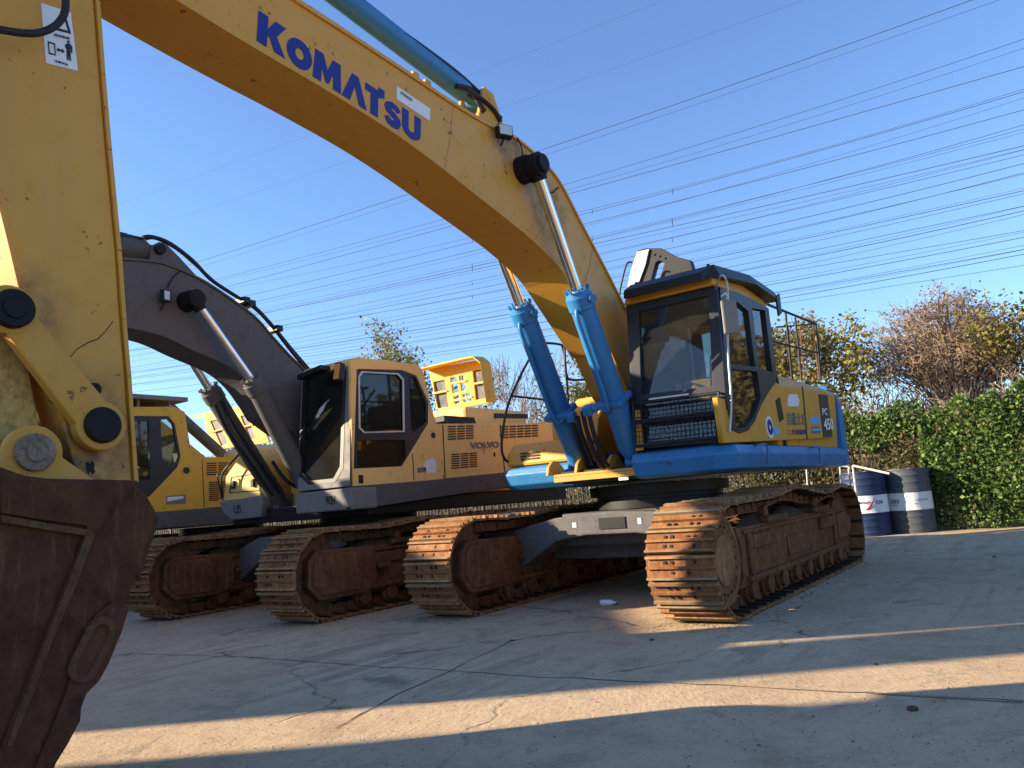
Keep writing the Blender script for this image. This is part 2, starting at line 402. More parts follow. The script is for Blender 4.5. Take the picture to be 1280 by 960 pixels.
# ------------------------------------------------------------------ crawler tracks
def crawler(parent, yc, w, xf, xr, top=None, front='disc', side=1, rw=.46, h=.99, pitch=.205, shoe='rustshoe', seed=1):
    """one crawler: shoes are the part, frame / wheels are its sub-parts. side=+1: the face towards +Y is the one seen"""
    rnd = random.Random(seed)
    cxf, cxr, cz = xf-rw-.03, xr+rw+.03, rw+.04
    top = top or [(cxr, h-.02), (-1.2+(xf+xr)/2, h-.005), ((xf+xr)/2-.4, h-.03), ((xf+xr)/2+.5, h), ((xf+xr)/2+1.2, h-.045), (cxf, h-.03)]
    path = []
    for i in range(13):
        a = R(-90+180*i/12); rr = rw
        path.append((cxf+rw*math.cos(a), cz+(rw)*math.sin(a)))
    tp = smooth_pts([(x, z, 0) for x, z in reversed(top)], 6)[1:-1]
    path += [(p.x, p.y) for p in tp]
    for i in range(13):
        a = R(90+180*i/12)
        path.append((cxr+rw*math.cos(a), cz+rw*math.sin(a)))
    path.append(path[0])
    seg = [math.dist(path[i], path[i+1]) for i in range(len(path)-1)]; L = sum(seg); n = round(L/pitch); pt = L/n
    def at(s):
        s %= L
        for i, d in enumerate(seg):
            if s <= d or i == len(seg)-1:
                t = s/d; a, b = path[i], path[i+1]
                return Vector((a[0]+(b[0]-a[0])*t, 0, a[1]+(b[1]-a[1])*t))
            s -= d
    m = MB(); m.mat(shoe).mat('shoepale').mat('rust').mat('black').mat('shoelip')
    Y = Vector((0, 1, 0))
    for k in range(n):
        s = (k+.5)*pt
        a, b = at(s-pt*.49), at(s+pt*.49); c = (a+b)/2; t = (b-a).normalized(); nn = Vector((t.z, 0, -t.x))
        if c.z < .1: nn = Vector((0, 0, -1))
        c.y = yc+rnd.uniform(-.006, .006)
        c += nn*rnd.uniform(-.004, .004); t = (t+nn*rnd.gauss(0, .025)).normalized(); nn = Vector((t.z, 0, -t.x)) if c.z >= .1 else nn
        m.mat(shoe)
        m.obox(c+nn*.010, t*(pt*.475), Y*(w/2), nn*.011)
        for j, (q, hh) in enumerate(((-.43, .030), (0, .032), (.40, .034))):
            m.mat('shoepale' if j != 1 else shoe)
            m.obox(c+t*(q*pt)+nn*(.018+hh/2), t*.010, Y*(w/2-.003), nn*(hh/2))
        m.mat('shoelip'); m.obox(c+t*(pt*.47)-nn*.012, t*.016, Y*(w/2-.01), nn*.012)
        m.mat('rust')
        for sy in (-1, 1):
            m.obox(c-nn*.06+Y*sy*.1, t*(pt*.46), Y*.022, nn*.055)
            for q in (-.2, .2):
                for yy in (.07, .13):
                    if rnd.random() < .3: continue
                    m.mat('black'); m.obox(c+t*(q*pt)+Y*sy*yy+nn*.026, t*rnd.uniform(.008, .016), Y*rnd.uniform(.007, .014), nn*.005)
            m.mat('rust')
        m.cyl(c-t*(pt*.5)-nn*.06-Y*.14, c-t*(pt*.5)-nn*.06+Y*.14, .028, 8)
    tk = m.build('crawler_track', None, parent)
    # frame between the wheels
    f = MB(); hw = .19
    f.prism([(cxf-.42, .30), (cxf-.30, .22), (cxr+.40, .22), (cxr+.50, .32), (cxr+.50, .66), (cxr+.3, .74), (cxf-.35, .74), (cxf-.42, .62)], yc-hw, yc+hw)
    ys = yc+side*hw
    f.box((cxf-.5, min(ys, ys+side*.05), .26), (cxr+.55, max(ys, ys+side*.05), .31))
    f.box((cxf-.5, min(ys, ys+side*.03), .68), (cxr+.6, max(ys, ys+side*.03), .71))
    for x in (cxf-.62, cxr+.7):
        f.box((x-.05, min(ys, ys+side*.035), .31), (x+.05, max(ys, ys+side*.035), .68))
    for x in ((cxf+cxr)/2+.75, (cxf+cxr)/2-.95):
        f.box((x-.32, yc-.02, .742), (x+.32, yc+.24*side, .80)); f.box((x-.05, yc-.05, .74), (x+.05, yc+.05, .86))
    for x in (cxf-.98, cxr+1.05):
        f.box((x-.3, min(ys, ys+side*.045), .54), (x+.3, max(ys, ys+side*.045), .66))
    f.box(((cxf+cxr)/2-.4, min(ys, ys+side*.02), .36), ((cxf+cxr)/2+.42, max(ys, ys+side*.02), .56))
    fr = f.build('track_frame', 'rust', tk, bev=.012)
    s = MB(); rnd2 = random.Random(seed+5)
    gx, gy = 40, 7
    x0, x1 = cxf-.5, cxr+.5
    vs = []; fs = []
    for i in range(gx+1):
        for j in range(gy+1):
            e = math.sin(math.pi*j/gy)
            vs.append((x0+(x1-x0)*i/gx, yc-.18+.36*j/gy, .735+e*(.05+.05*rnd2.random()+.04*math.sin(i*.5+seed))))
    for i in range(gx):
        for j in range(gy): fs.append((i*(gy+1)+j, i*(gy+1)+j+1, (i+1)*(gy+1)+j+1, (i+1)*(gy+1)+j))
    s.add(vs, fs).build('dried_soil', 'soil', tk, smooth=80)
    for k in range(8):
        x = cxf-.62+(cxr-cxf+1.2)*k/7
        MB().lathe((x, yc, .185), [(.05, -.22), (.09, -.215), (.09, -.17), (.12, -.165), (.12, -.1), (.095, -.09), (.095, .09), (.12, .1), (.12, .165), (.09, .17), (.09, .215), (.05, .22)], 16, 'y').build('track_roller', 'rust', tk, smooth=40)
    for x in ((cxf+cxr)/2+.9, (cxf+cxr)/2-.9):
        MB().lathe((x, yc, .84), [(.05, -.18), (.065, -.17), (.065, .17), (.05, .18)], 14, 'y').build('carrier_roller', 'rust', tk, smooth=40)
    # sprocket at the front
    m = MB(); vs = []
    nt = 21
    out = [(cxf+(rw-.055 if i % 2 else rw-.12)*math.cos(math.pi*i/nt), cz+(rw-.055 if i % 2 else rw-.12)*math.sin(math.pi*i/nt)) for i in range(2*nt)]
    m.prism(out, yc-.035, yc+.035)
    sp = m.build('drive_sprocket', 'rust', tk)
    o = 1 if side > 0 else -1
    if front == 'disc':
        m = MB()
        q = [(.36, .02), (.395, .03), (.395, .16), (.375, .185), (.33, .19), (.325, .18), (.22, .178), (.215, .192), (.02, .195)]
        m.lathe((cxf-.02, yc, cz), [(r, hh*o) for r, hh in q], 40, 'y')
        for i in range(20):
            a = 2*math.pi*i/20
            c = Vector((cxf-.02+.285*math.cos(a), yc+.186*o, cz+.285*math.sin(a))); m.cyl(c, c+Vector((0, .012*o, 0)), .014, 6)
        m.build('final_drive_cover', 'rustshoe', tk, smooth=30)
    else:
        m = MB(); oc = [(cxf+x, cz+z) for x, z in ((.22, .17), (.10, .27), (-.75, .25), (-.78, .16), (-.78, -.18), (-.62, -.27), (.08, -.27), (.24, -.12))]
        m.prism(oc, min(yc+.04*o, yc+.26*o), max(yc+.04*o, yc+.26*o))
        m.prism([(cxf+x*.86-.02, cz+z*.82) for x, z in ((.22, .17), (.10, .27), (-.5, .25), (-.55, -.27), (.08, -.27), (.24, -.12))], min(yc+.2*o, yc+.29*o), max(yc+.2*o, yc+.29*o))
        m.box((cxf-.8, min(yc+.2*o, yc+.28*o), cz-.02), (cxf-1.0, max(yc+.2*o, yc+.28*o), cz+.04))
        m.build('drive_motor_cover', 'rust', tk, bev=.02)
        m = MB(); m.lathe((cxf, yc, cz), [(.37, .03*o), (.38, .05*o), (.38, .11*o), (.3, .14*o), (.05, .15*o)], 32, 'y').build('hub_plate', 'rust', tk, smooth=30)
    m = MB(); m.lathe((cxr, yc, cz), [(.06, -.2), (.1, -.19), (.1, -.13), (.33, -.12), (.36, -.1), (.36, -.04), (.30, -.03), (.30, .03), (.36, .04), (.36, .1), (.33, .12), (.1, .13), (.1, .19), (.06, .2)], 32, 'y').build('idler_wheel', 'rust', tk, smooth=30)
    m = MB(); m.prism([(cxr+.55, .36), (cxr+.1, .36), (cxr-.12, .46), (cxr-.12, .6), (cxr+.1, .68), (cxr+.55, .66)], min(yc+.15*o, yc+.22*o), max(yc+.15*o, yc+.22*o)).build('idler_bracket', 'rust', tk, bev=.015)
    return tk

# ------------------------------------------------------------------ the blue and yellow excavator
K = empty('excavator', (0, 0, 0), 'yellow and blue crawler excavator nearest the camera, with big blue letters on its raised boom', 'excavator', 'excavators parked side by side')
topn = [(-2.18, .95), (-1.7, .99), (-1.1, .93), (-.5, .975), (.2, 1.03), (.9, .97), (1.6, .96), (2.15, .95)]
crawler(K, 1.37, .6, 2.69, -2.69, top=topn, front='disc', side=1, seed=3)
crawler(K, -1.37, .6, 2.69, -2.69, front='cover', side=1, seed=4)

# car body: front beam traced on X = 1.3, hull behind it
m = MB()
def xpts(L, x): return [(p.y, p.z) for p in (ox(u, v, x) for u, v in L)]
beam = [(-1.25, .80), (-.68, .91), (-.05, .95), (.05, .95), (.68, .91), (1.25, .80), (1.25, .34), (.68, .66), (.3, .71), (-.3, .71), (-.68, .66), (-1.25, .34)]
m.prismx(beam, .95, 1.3)
m.prismx(beam, -1.3, -.95)
m.box((-.95, -.8, .58), (.95, .8, .94))
m.box((-.6, -1.2, .4), (.6, 1.2, .7))
cb = m.build('car_body', 'frame', K, bev=.02)
m = MB(); m.box((1.3, -.12, .765), (1.312, .2, .885)).build('access_hatch', 'black', cb, bev=.004)
m = MB(); m.box((1.3, -.45, .80), (1.306, -.40, .85)).build('sticker', 'white', cb)
m = MB(); m.box((1.3, .34, .80), (1.306, .38, .86)).build('sticker', 'white', cb)
m = MB(); m.lathe((0, 0, .94), [(.72, 0), (.78, .01), (.78, .1), (.74, .105), (.74, .15), (.82, .155), (.82, .27), (.7, .28)], 48).build('slew_ring', 'black', K, smooth=30)
# upper deck
m = MB()
m.prismz([(-3.0, -1.38), (.9, -1.30), (.9, -.5), (1.5, -.42), (1.5, .45), (1.45, 1.3), (1.35, 1.38), (-3.0, 1.38)], 1.27, 1.40)
dk = m.build('deck', 'black', K, bev=.015)
m = MB(); m.box((.85, -.46, 1.345), (1.58, .5, 1.375)); m.box((1.54, -.46, 1.29), (1.585, .5, 1.344))
m.build('boom_foot_plate', 'yelold', K, bev=.006)
m = MB()
for y in (-.56, -.2, .18, .56):
    m.prism([(1.56, 1.375), (1.52, 1.47), (1.44, 1.53), (1.34, 1.53), (1.24, 1.46), (1.15, 1.376)], y-.018, y+.018)
m.split('cylinder_bracket', 'yelold', K, bev=.006)
m = MB()
for y in (-.33, .30): m.prism([(.95, 1.376), (.75, 2.0), (.45, 2.25), (.1, 2.25), (-.4, 1.6), (-.5, 1.376)], y-.02, y+.02)
m.split('boom_foot_bracket', 'yel', K, bev=.008)
m = MB(); m.box((-.1, -.3, 1.376), (.5, .3, 1.62)); m.cyl((.75, -.1, 1.376), (.75, -.1, 1.6), .14, 16); m.cyl((.75, .15, 1.376), (.75, .15, 1.55), .09, 12)
m.box((.55, .1, 1.45), (.95, .3, 1.7))
m.split('swing_motor', 'black', K, bev=.01)
# skirts: section swept along the deck edge
sec = [(-.02, 1.53), (.10, 1.50), (.135, 1.415), (.08, 1.275), (-.02, 1.25), (-.3, 1.25), (-.3, 1.53)]
def skirt(path, name='side_skirt', mat='blu', parent=K, sec=sec):
    m = MB(); loops = []
    P = [Vector(p) for p in path]
    for i, p in enumerate(P):
        if i == 0: d = (P[1]-P[0]).normalized(); nn = Vector((d.y, -d.x)); k = 1
        elif i == len(P)-1: d = (P[-1]-P[-2]).normalized(); nn = Vector((d.y, -d.x)); k = 1
        else:
            d1 = (P[i]-P[i-1]).normalized(); d2 = (P[i+1]-P[i]).normalized()
            n1 = Vector((d1.y, -d1.x)); n2 = Vector((d2.y, -d2.x)); nn = (n1+n2).normalized(); k = 1/nn.dot(n1)
        loops.append([(p.x+nn.x*o*k, p.y+nn.y*o*k, z) for o, z in sec])
    m.loft(loops); return m.build(name, mat, parent, bev=.012)
sk = skirt([(-3.0, 1.40), (1.40, 1.40), (1.5, 1.3), (1.5, .5)][::-1])
for px in ((1010, 559, 1019, 574), (1015, 559, 1050, 564)): pass
for u in (953, 1019):
    a = oy(u, 561, 1.53); 
    t = MB().tube(smooth_pts([(a.x+.16, 1.5, 1.49), (a.x+.15, 1.56, 1.50), (a.x, 1.575, 1.49), (a.x-.0, 1.575, 1.36), (a.x, 1.55, 1.30)], 4), .011, 8)
    t.build('grab_handle', 'blu', sk, smooth=60)
sk2 = skirt([(1.12, -.52), (1.12, -1.36), (1.0, -1.42), (-3.0, -1.42)][::-1] and [(1.12, -.5), (1.12, -1.33), (1.02, -1.42), (-3.0, -1.42)][::-1], sec=[(-.02, 1.52), (.06, 1.50), (.09, 1.43), (.06, 1.31), (-.02, 1.25), (-.3, 1.25), (-.3, 1.52)])
# counterweight
m = MB()
prof = [(-2.88, 1.26), (-3.1, 1.28), (-3.2, 1.42), (-3.2, 2.15), (-3.08, 2.36), (-2.88, 2.42)]
def cwloop(y, sx, st): return [(x if x > -2.9 else -2.9+(x+2.9)*sx, y, z if z < 2 else 2+(z-2)*st) for x, z in prof]
m.loft([cwloop(1.52, .55, .2), cwloop(1.50, .7, .6), cwloop(1.36, .95, 1), cwloop(.9, 1.3, 1), cwloop(0, 1.6, 1), cwloop(-.9, 1.3, 1), cwloop(-1.36, .95, 1), cwloop(-1.5, .7, .6), cwloop(-1.52, .55, .2)])
m.build('counterweight', 'blu', K, bev=.02, smooth=50)

# rear left bodywork (behind the cab), outline measured on the plane Y = 1.5
side = [(897, 497), (908, 500), (914, 536), (924, 541), (934, 538), (942, 527), (950, 507), (959.6, 489), (968, 482), (1031, 489.5), (1038, 500), (1043, 546.5), (905, 553)]
pn = ply('engine_side_panel', [side], 1.5, 'yel', K, .05, bev=.004)
L1 = [oy(968, 482, 1.5), oy(1031, 489.5, 1.5)]
zt = oy(985, 471.5, 1.33).z
m = MB()
xa, xb = oy(970, 471, 1.5).x, -2.86
za, zb = L1[0].z, L1[1].z
m.loft([[(xa, 1.5, za), (xa, 1.33, zt+.0), (xa, -1.1, zt), (xa, -1.4, za), (xa, -1.4, 1.5), (xa, 1.44, 1.5)],
        [(xb, 1.5, zb), (xb, 1.33, zt-.02), (xb, -1.1, zt), (xb, -1.4, za), (xb, -1.4, 1.5), (xb, 1.44, 1.5)]])
m.build('engine_housing', 'yel', K, bev=.03)
def quad_on_y(name, px, y, mat, parent, off=.004, th=.004): return ply(name, [px], y, mat, parent, th, off=off)
quad_on_y('dark_stripe', [(1022.5, 492.5), (1034, 494), (1040.5, 546), (1029, 546.8)], 1.5, 'stripe', pn)
def txt(name, s, mat, y, tl, bl, trr, parent, **k): return text(name, s, mat, parent, oy(*tl, y), oy(*bl, y), oy(*trr, y), **k)
txt('lettering', 'PC', 'white', 1.5, (1026.5, 510), (1027.3, 519), (1033, 510.5), pn, off=.01, bold=.02)
txt('lettering', '450', 'white', 1.5, (1028.3, 523), (1029.5, 538), (1040, 523), pn, off=.01, bold=.03)
quad_on_y('seam', [(1002, 477+6), (1003.6, 483), (1009.6, 548.5), (1008, 548.6)], 1.5, 'decalblack', pn, .003, .003)
quad_on_y('white_decal', [(984, 499.5), (986, 493), (996, 493), (999, 501), (998, 508), (985, 508)], 1.5, 'white', pn)
txt('lettering', '吉能土方', 'decalgrey', 1.5, (982.5, 515), (983.5, 531.5), (1006, 516), pn, off=.006, bold=.015)
txt('lettering', '二手挖掘机', 'navy', 1.5, (984, 537), (984.5, 544), (1007, 536.5), pn, off=.006, bold=.01)
quad_on_y('blue_decal', [(1012.5, 521.5), (1023.5, 520.5), (1024.5, 529.5), (1013.3, 530)], 1.5, 'lblue', pn)
quad_on_y('blue_decal', [(1014, 533), (1024.8, 532.5), (1025.6, 541.5), (1014.7, 542)], 1.5, 'decalgrey', pn)
quad_on_y('white_decal', [(1014.4, 535.8), (1025, 535.5), (1025.2, 538.5), (1014.6, 538.8)], 1.5, 'lblue', pn, .008)
c = oy(962, 534, 1.5)
ply('round_decal', [circ(-c.x, c.z, .12, 24)], 1.5, 'white', pn, .004, px=False, off=.004)
ply('round_decal', [circ(-c.x, c.z, .085, 24), circ(-c.x, c.z, .03, 16)], 1.5, 'navy', pn, .004, px=False, off=.008)
quad_on_y('white_decal', [(966, 535), (969, 532), (971, 536), (975.5, 539), (975, 543.5), (966.5, 543.5)], 1.5, 'lblue', pn)
m = MB()
for k in range(9):
    a = oy(969.5+k*.55, 500.5+k*3.0, 1.503); b = oy(974.5+k*.55, 496.5+k*3.0, 1.503); d = Vector((0, 0, -.028))
    m.add([a, b, b+d, a+d, a+Vector((0, .006, 0)), b+Vector((0, .006, 0)), b+d+Vector((0, .006, 0)), a+d+Vector((0, .006, 0))], [(0, 1, 2, 3), (4, 5, 6, 7), (0, 1, 5, 4), (1, 2, 6, 5), (2, 3, 7, 6), (3, 0, 4, 7)])
m.build('cooling_slots', 'black', pn)

# ---- cab
cabY0, cabY1 = .53, 1.5
cdoor = ply('cab_door', [[(899, 361), (921, 366), (936, 373), (959.6, 386), (969, 471), (968.5, 478), (959.6, 490), (950, 507), (942, 527), (934, 538), (924, 541.5), (914, 537), (907.5, 503)],
    [(905, 375), (921, 378), (934, 389), (943, 459), (912.5, 456.5)],
    [(938.6, 385), (955, 388), (964.5, 466), (947.5, 460)],
    [(913, 461), (945, 464.5), (950, 497), (941, 522), (933, 534), (924.5, 538), (918, 532)]], 1.5, 'seal', K, .05, off=.012, bev=.003)
gl = ply('door_glass', [[(905, 375), (921, 378), (934, 389), (943, 459), (945, 464.5), (950, 497), (941, 522), (933, 534), (924.5, 538), (918, 532), (912, 456)]], 1.5, 'glass', K, .006, off=-.02)
ply('rear_side_glass', [[(938.6, 385), (955, 388), (964.5, 466), (947.5, 460)]], 1.5, 'glass', K, .006, off=-.02)
MB().tube(smooth_pts([oy(901, 371, 1.54), oy(905, 368, 1.56), oy(908, 372, 1.56), oy(910, 440, 1.56), oy(914, 500, 1.55), oy(912, 540, 1.52)], 4), .012, 8).build('door_handrail', 'silver', K, smooth=60)
# cab shell: tilted front frame, roof, back, right side
ft, fb = 1.42, 1.60
FO = Vector((fb, 0, 1.5)); FU = Vector((ft-fb, 0, 1.6)).normalized()
def plf(name, loops, mat, parent, th=.04, **k): return plate(name, loops, mat, parent, FO, (0, 1, 0), FU, th, **k)
sh = plf('windshield_frame', [[(787, 382), (895, 360), (907.5, 503), (903, 552), (793.5, 561), (788, 500)],
    [(798, 388), (886, 369), (891, 483), (801, 494)], [(801, 500), (891.5, 491), (895, 545), (803, 553)]], 'seal', K, .06, bev=.004)
plf('windshield', [[(798, 388), (886, 369), (891, 483), (801, 494)]], 'cglass', K, .006, off=-.025)
plf('lower_windshield', [[(801, 500), (891.5, 491), (895, 545), (803, 553)]], 'cglass', K, .006, off=-.025)
m = MB(); a = [hit(u, v, FO+Vector((.012, 0, 0)), FU.cross((0, 1, 0))) for u, v in ((811, 498), (861, 491.5), (861, 496), (811, 502.5))]
m.add(a, [(0, 1, 2, 3)]); m.build('white_strip', 'white', sh)
z0r, z1r = 3.10, 3.24
m = MB()
m.loft([[(1.46, .50, 3.06), (1.46, 1.50, 3.06), (1.44, 1.46, 3.20), (1.44, .54, 3.20)], [(.6, .50, 3.08), (.6, 1.51, 3.08), (.6, 1.45, 3.26), (.6, .54, 3.26)], [(-.2, .50, 3.06), (-.2, 1.50, 3.06), (-.2, 1.44, 3.22), (-.2, .56, 3.22)], [(-.32, .52, 2.95), (-.32, 1.48, 2.95), (-.3, 1.42, 3.1), (-.3, .58, 3.1)]])
m.build('cab_roof', 'yel', K, bev=.02, smooth=40)
m = MB()
m.box((-.36, .52, 1.42), (-.30, .62, 3.1)); m.box((-.36, 1.36, 1.42), (-.30, 1.47, 2.3)); m.box((-.36, .62, 1.42), (-.31, 1.36, 2.2))
m.box((-.30, .50, 1.42), (1.55, .54, 2.2)); m.prism([(1.45, 2.2), (1.40, 3.08), (1.32, 3.08), (1.36, 2.2)], .5, .54); m.box((-.3, .5, 2.2), (-.2, .54, 3.1)); m.box((.5, .5, 2.2), (.56, .54, 3.1))
m.box((-.35, .54, 3.03), (1.4, 1.44, 3.055)); m.prism([(-.3, 2.25), (-.36, 2.25), (-.36, 3.0), (-.3, 3.0)], 1.36, 1.46)
m.box((-.34, .54, 1.42), (1.5, 1.44, 1.46))
m.build('cab_shell', 'seal', K, bev=.006)
m = MB(); m.box((-.345, .62, 2.2), (-.338, 1.36, 3.04)); m.build('rear_window', 'glass', K)
m = MB(); m.box((-.2, .516, 2.2), (1.36, .522, 3.05)); m.build('right_window', 'glass', K)
# seat and controls
m = MB()
m.obox((.15, 1.0, 1.95), (.27, 0, 0), (0, .26, 0), (0, 0, .07)); m.obox((-.12, 1.0, 2.32), (.06, 0, .012), (0, .25, 0), (-.07, 0, .34)); m.obox((-.19, 1.0, 2.78), (.04, 0, 0), (0, .14, 0), (0, 0, .1))
m.box((-.05, .85, 1.46), (.35, 1.15, 1.88))
m.build('operator_seat', 'seat', K, bev=.04, smooth=60)
m = MB()
for y in (.7, 1.3):
    m.box((.1, y-.09, 1.9), (.62, y+.09, 2.05)); m.tube([(.55, y, 2.05), (.6, y, 2.25), (.58, y, 2.32)], [.018, .02, .03], 8)
m.box((.9, .58, 1.46), (1.2, .72, 2.35)); m.tube([(1.25, .9, 1.46), (1.15, .9, 1.95)], .012, 6); m.tube([(1.25, 1.1, 1.46), (1.15, 1.1, 1.95)], .012, 6)
m.obox((1.0, .68, 2.5), (.03, 0, 0), (0, .1, 0), (0, 0, .13))
m.split('control_console', 'black', K, bev=.012)
# front guard screen
gq = [(791, 505), (898, 491), (901.5, 546), (795, 558)]
GO = FO+Vector((.09, 0, 0)); GN = FU.cross(Vector((0, 1, 0)))
ga, gb, gc, gd = [hit(u, v, GO, GN) for u, v in gq]
m = MB()
m.tube([ga, gb, gc, gd, ga], .018, 8)
for t in (.42, .47): m.tube([ga.lerp(gd, t), gb.lerp(gc, t)], .010 if t > .45 else .016, 8)
for p in (ga, gb, gc, gd): m.cyl(p, p-Vector((.1, 0, 0)), .012, 6)
gs = m.build('guard_screen', 'black', K, smooth=60)
m = MB()
for i in range(1, 20):
    t = i/20; m.cyl(ga.lerp(gb, t), gd.lerp(gc, t), .0035, 4)
for i in range(1, 9):
    t = i/9; m.cyl(ga.lerp(gd, t), gb.lerp(gc, t), .0035, 4)
m.build('wire_grid', 'rubber', gs)
m = MB(); m.mat('yel')
yy = ox(793, 515, 1.6).y
m.box((1.605, yy-.01, 1.53), (1.64, yy+.07, 1.93)); m.build('corner_post', 'yel', K, bev=.008)
# mirror
m = MB(); c = oy(912.5, 396, 1.68)
m.obox(c, (.012, .012, 0), (-.055, .055, 0), (0, 0, .165))
mr = m.build('side_mirror', 'lgrey', K, bev=.02)
m = MB(); m.tube(smooth_pts([(1.44, 1.5, 3.02), (c.x+.05, 1.66, 3.06), (c.x, 1.69, 3.0), (c.x, 1.68, c.z+.1)], 4), .009, 6); m.build('mirror_arm', 'silver', mr, smooth=60)
# rain visor over the roof
m = MB()
m.loft([[(1.60, .58, 3.09), (1.60, 1.42, 3.09), (1.58, 1.42, 3.18), (1.58, .58, 3.18)],
        [(1.42, .54, 3.13), (1.42, 1.55, 3.14), (1.42, 1.50, 3.27), (1.42, .58, 3.27)],
        [(.4, .50, 3.25), (.4, 1.58, 3.24), (.4, 1.52, 3.36), (.4, .52, 3.36)],
        [(-.50, .50, 3.26), (-.50, 1.57, 3.20), (-.48, 1.51, 3.33), (-.48, .52, 3.35)]])
m.obox((-.42, 1.56, 3.15), (.07, 0, -.03), (0, .012, 0), (0, 0, .12))
for x, y in ((1.3, .6), (1.3, 1.4), (-.1, .6), (-.1, 1.4)): m.cyl((x, y, 3.2), (x, y, 3.32), .02, 8)
vz = m.build('roof_visor', 'black', K, bev=.012)
m = MB(); m.lathe((.7, 1.3, 3.34), [(.05, 0), (.06, .01), (.06, .05), (.03, .08), (.01, .085)], 16).build('antenna_cap', 'rubber', vz, smooth=40)
# opened engine cover (behind the boom, above the engine)
xh = -1.3
cv = plx('raised_engine_cover', [[(784, 362), (789, 340), (797, 314), (806, 311), (826, 311), (846, 322), (862, 326), (865, 336), (864, 350), (800, 364)],
    [(813, 350), (819, 328), (823, 325), (829, 326), (831, 330), (824, 350)], [(816, 319), (820, 316), (822, 318), (819, 321)], [(823, 321), (826, 318), (828.5, 320), (826, 323)], [(829.5, 323), (832.5, 321), (835, 323), (833, 325.5)]], xh, 'rubber', K, .12, bev=.01)
m = MB(); a = [ox(u, v, xh+.01) for u, v in ((784.5, 362), (789, 340), (797, 315), (812, 311.5), (808, 330), (800, 352))]
m.add(a+[p+Vector((.02, 0, 0)) for p in a], [tuple(range(6)), tuple(range(11, 5, -1))]+[(i, (i+1) % 6, (i+1) % 6+6, i+6) for i in range(6)]); m.build('cover_side', 'silver', cv, bev=.006)
m = MB()
for u, v in ((812, 358), (850, 350)):
    q = ox(u, v, xh-.06); m.tube([q, (q.x-.05, q.y, zt-.02)], .03, 8)
m.split('cover_hinge_arm', 'black', K, smooth=60)
m = MB(); a, b, c_ = ox(786, 330, xh+.3), ox(773, 368, xh+.3), ox(778, 385, xh+.3)
m.tube(smooth_pts([ox(790, 328, xh+.3), ox(784, 329, xh+.3), ox(779, 345, xh+.3), ox(774, 372, xh+.3), ox(773, 420, xh+.3)], 4), .014, 8).build('cover_strut', 'black', K, smooth=60)
m = MB(); m.box((-1.7, -1.0, zt), (-.7, -.1, 2.9)); m.cyl((-1.9, .4, zt), (-1.9, .4, 3.05), .08, 14); m.box((-2.5, -.9, zt), (-1.8, .2, 2.65)); m.split('engine_block', 'black', K, bev=.02)
# rear handrail
m = MB()
rl = [oy(958, 380, 1.35), oy(1020, 405, 1.35)]
y = 1.35
m.tube([rl[0], rl[1], oy(1023, 440, y), oy(1026, 474, y)], .017, 8)
m.tube([oy(966, 427, y), oy(1022, 441, y)], .014, 8)
for u, v in ((982, 391), (994, 397)): m.tube([oy(u, v, y), oy(u+8, 474, y)], .014, 8)
hr = m.build('rear_handrail', 'rubber', K, smooth=60)
m = MB(); y = .2
m.tube([oy(970, 409, y), oy(1016, 405, y), oy(1020, 440, y), oy(1024, 474, y)], .017, 8); m.tube([oy(968, 448, y), oy(1018, 443, y)], .014, 8)
for u in (985, 1000): m.tube([oy(u, 409, y), oy(u+6, 474, y)], .012, 8)
m.build('rear_handrail', 'rust', K, smooth=60)

# right front deck: fuel tank, tool box
m = MB()
m.prism([(1.08, 1.53), (1.06, 1.70), (.92, 1.80), (-.2, 1.84), (-.2, 1.53)], -1.44, -.52)
tb = m.build('tool_box', 'yel', K, bev=.035)
m = MB()
m.box((-1.7, -1.42, 1.53), (.05, -.5, 2.26)); m.box((-.6, -.495, 1.45), (.6, -.40, 1.95)); m.build('fuel_tank', 'yel', K, bev=.05)
m = MB()
for k in range(3):
    for j in range(2): m.box((1.075, -1.22+j*.14, 1.60+k*.035), (1.083, -1.10+j*.14, 1.618+k*.035))
m.build('vent_slots', 'black', tb)
rk = []
m = MB(); y = -1.40
m.tube(smooth_pts([oy(646, 580, -1.42), oy(632, 575, -1.42), oy(627, 555, -1.42), oy(634, 510, -1.42), oy(648, 475, -1.42), oy(662, 448, -1.42)], 5), .016, 8)
m.tube([oy(640, 495, -1.42), oy(676, 499, -1.42), oy(700, 506, -1.42)], .014, 8)
m.tube(smooth_pts([oy(660, 428, -1.0), oy(697, 430, -1.0), oy(704, 437, -1.0), oy(708, 470, -1.0), oy(711, 520, -1.0)], 5), .016, 8)
m.tube(smooth_pts([oy(722, 430, -.9), oy(708, 432, -.9), oy(706, 440, -.9), oy(708, 468, -.9), oy(716, 475, -.9), oy(745, 473, -.9)], 5), .016, 8)
m.split('front_handrail', 'black', K, gap=.002, smooth=60)

# ---- boom
BY0, BY1 = -.20, .26
bt = [(365, 0), (435, 45), (508, 93), (581, 141), (626, 166), (644, 174), (669, 195), (697, 226), (726, 281), (754, 334), (783, 391)]
bl = [(222, 0), (320, 60), (400, 107), (480, 157), (540, 200), (592, 241), (624, 266), (663, 298), (697, 332), (719, 365), (763, 436)]
T = tr(bt, BY1); B = tr(bl, BY1)
up = [(7.35, 4.42), (7.30, 4.66), (7.05, 4.72)]+T+[(.55, 2.60), (.2, 2.22), (.05, 2.05)]
lo = [(.05, 1.85), (.2, 1.74), (.45, 1.80), (1.05, 2.2)]+B[::-1]+[(6.9, 4.22)]
def sm2(L, k=4): return [(p.x, p.y) for p in smooth_pts([(x, z, 0) for x, z in L], k)]
outline = up[:3]+sm2(T)+up[-3:]+lo[:4]+sm2(B[::-1])+[lo[-1]]
m = MB(); m.prism(outline, BY0, BY1)
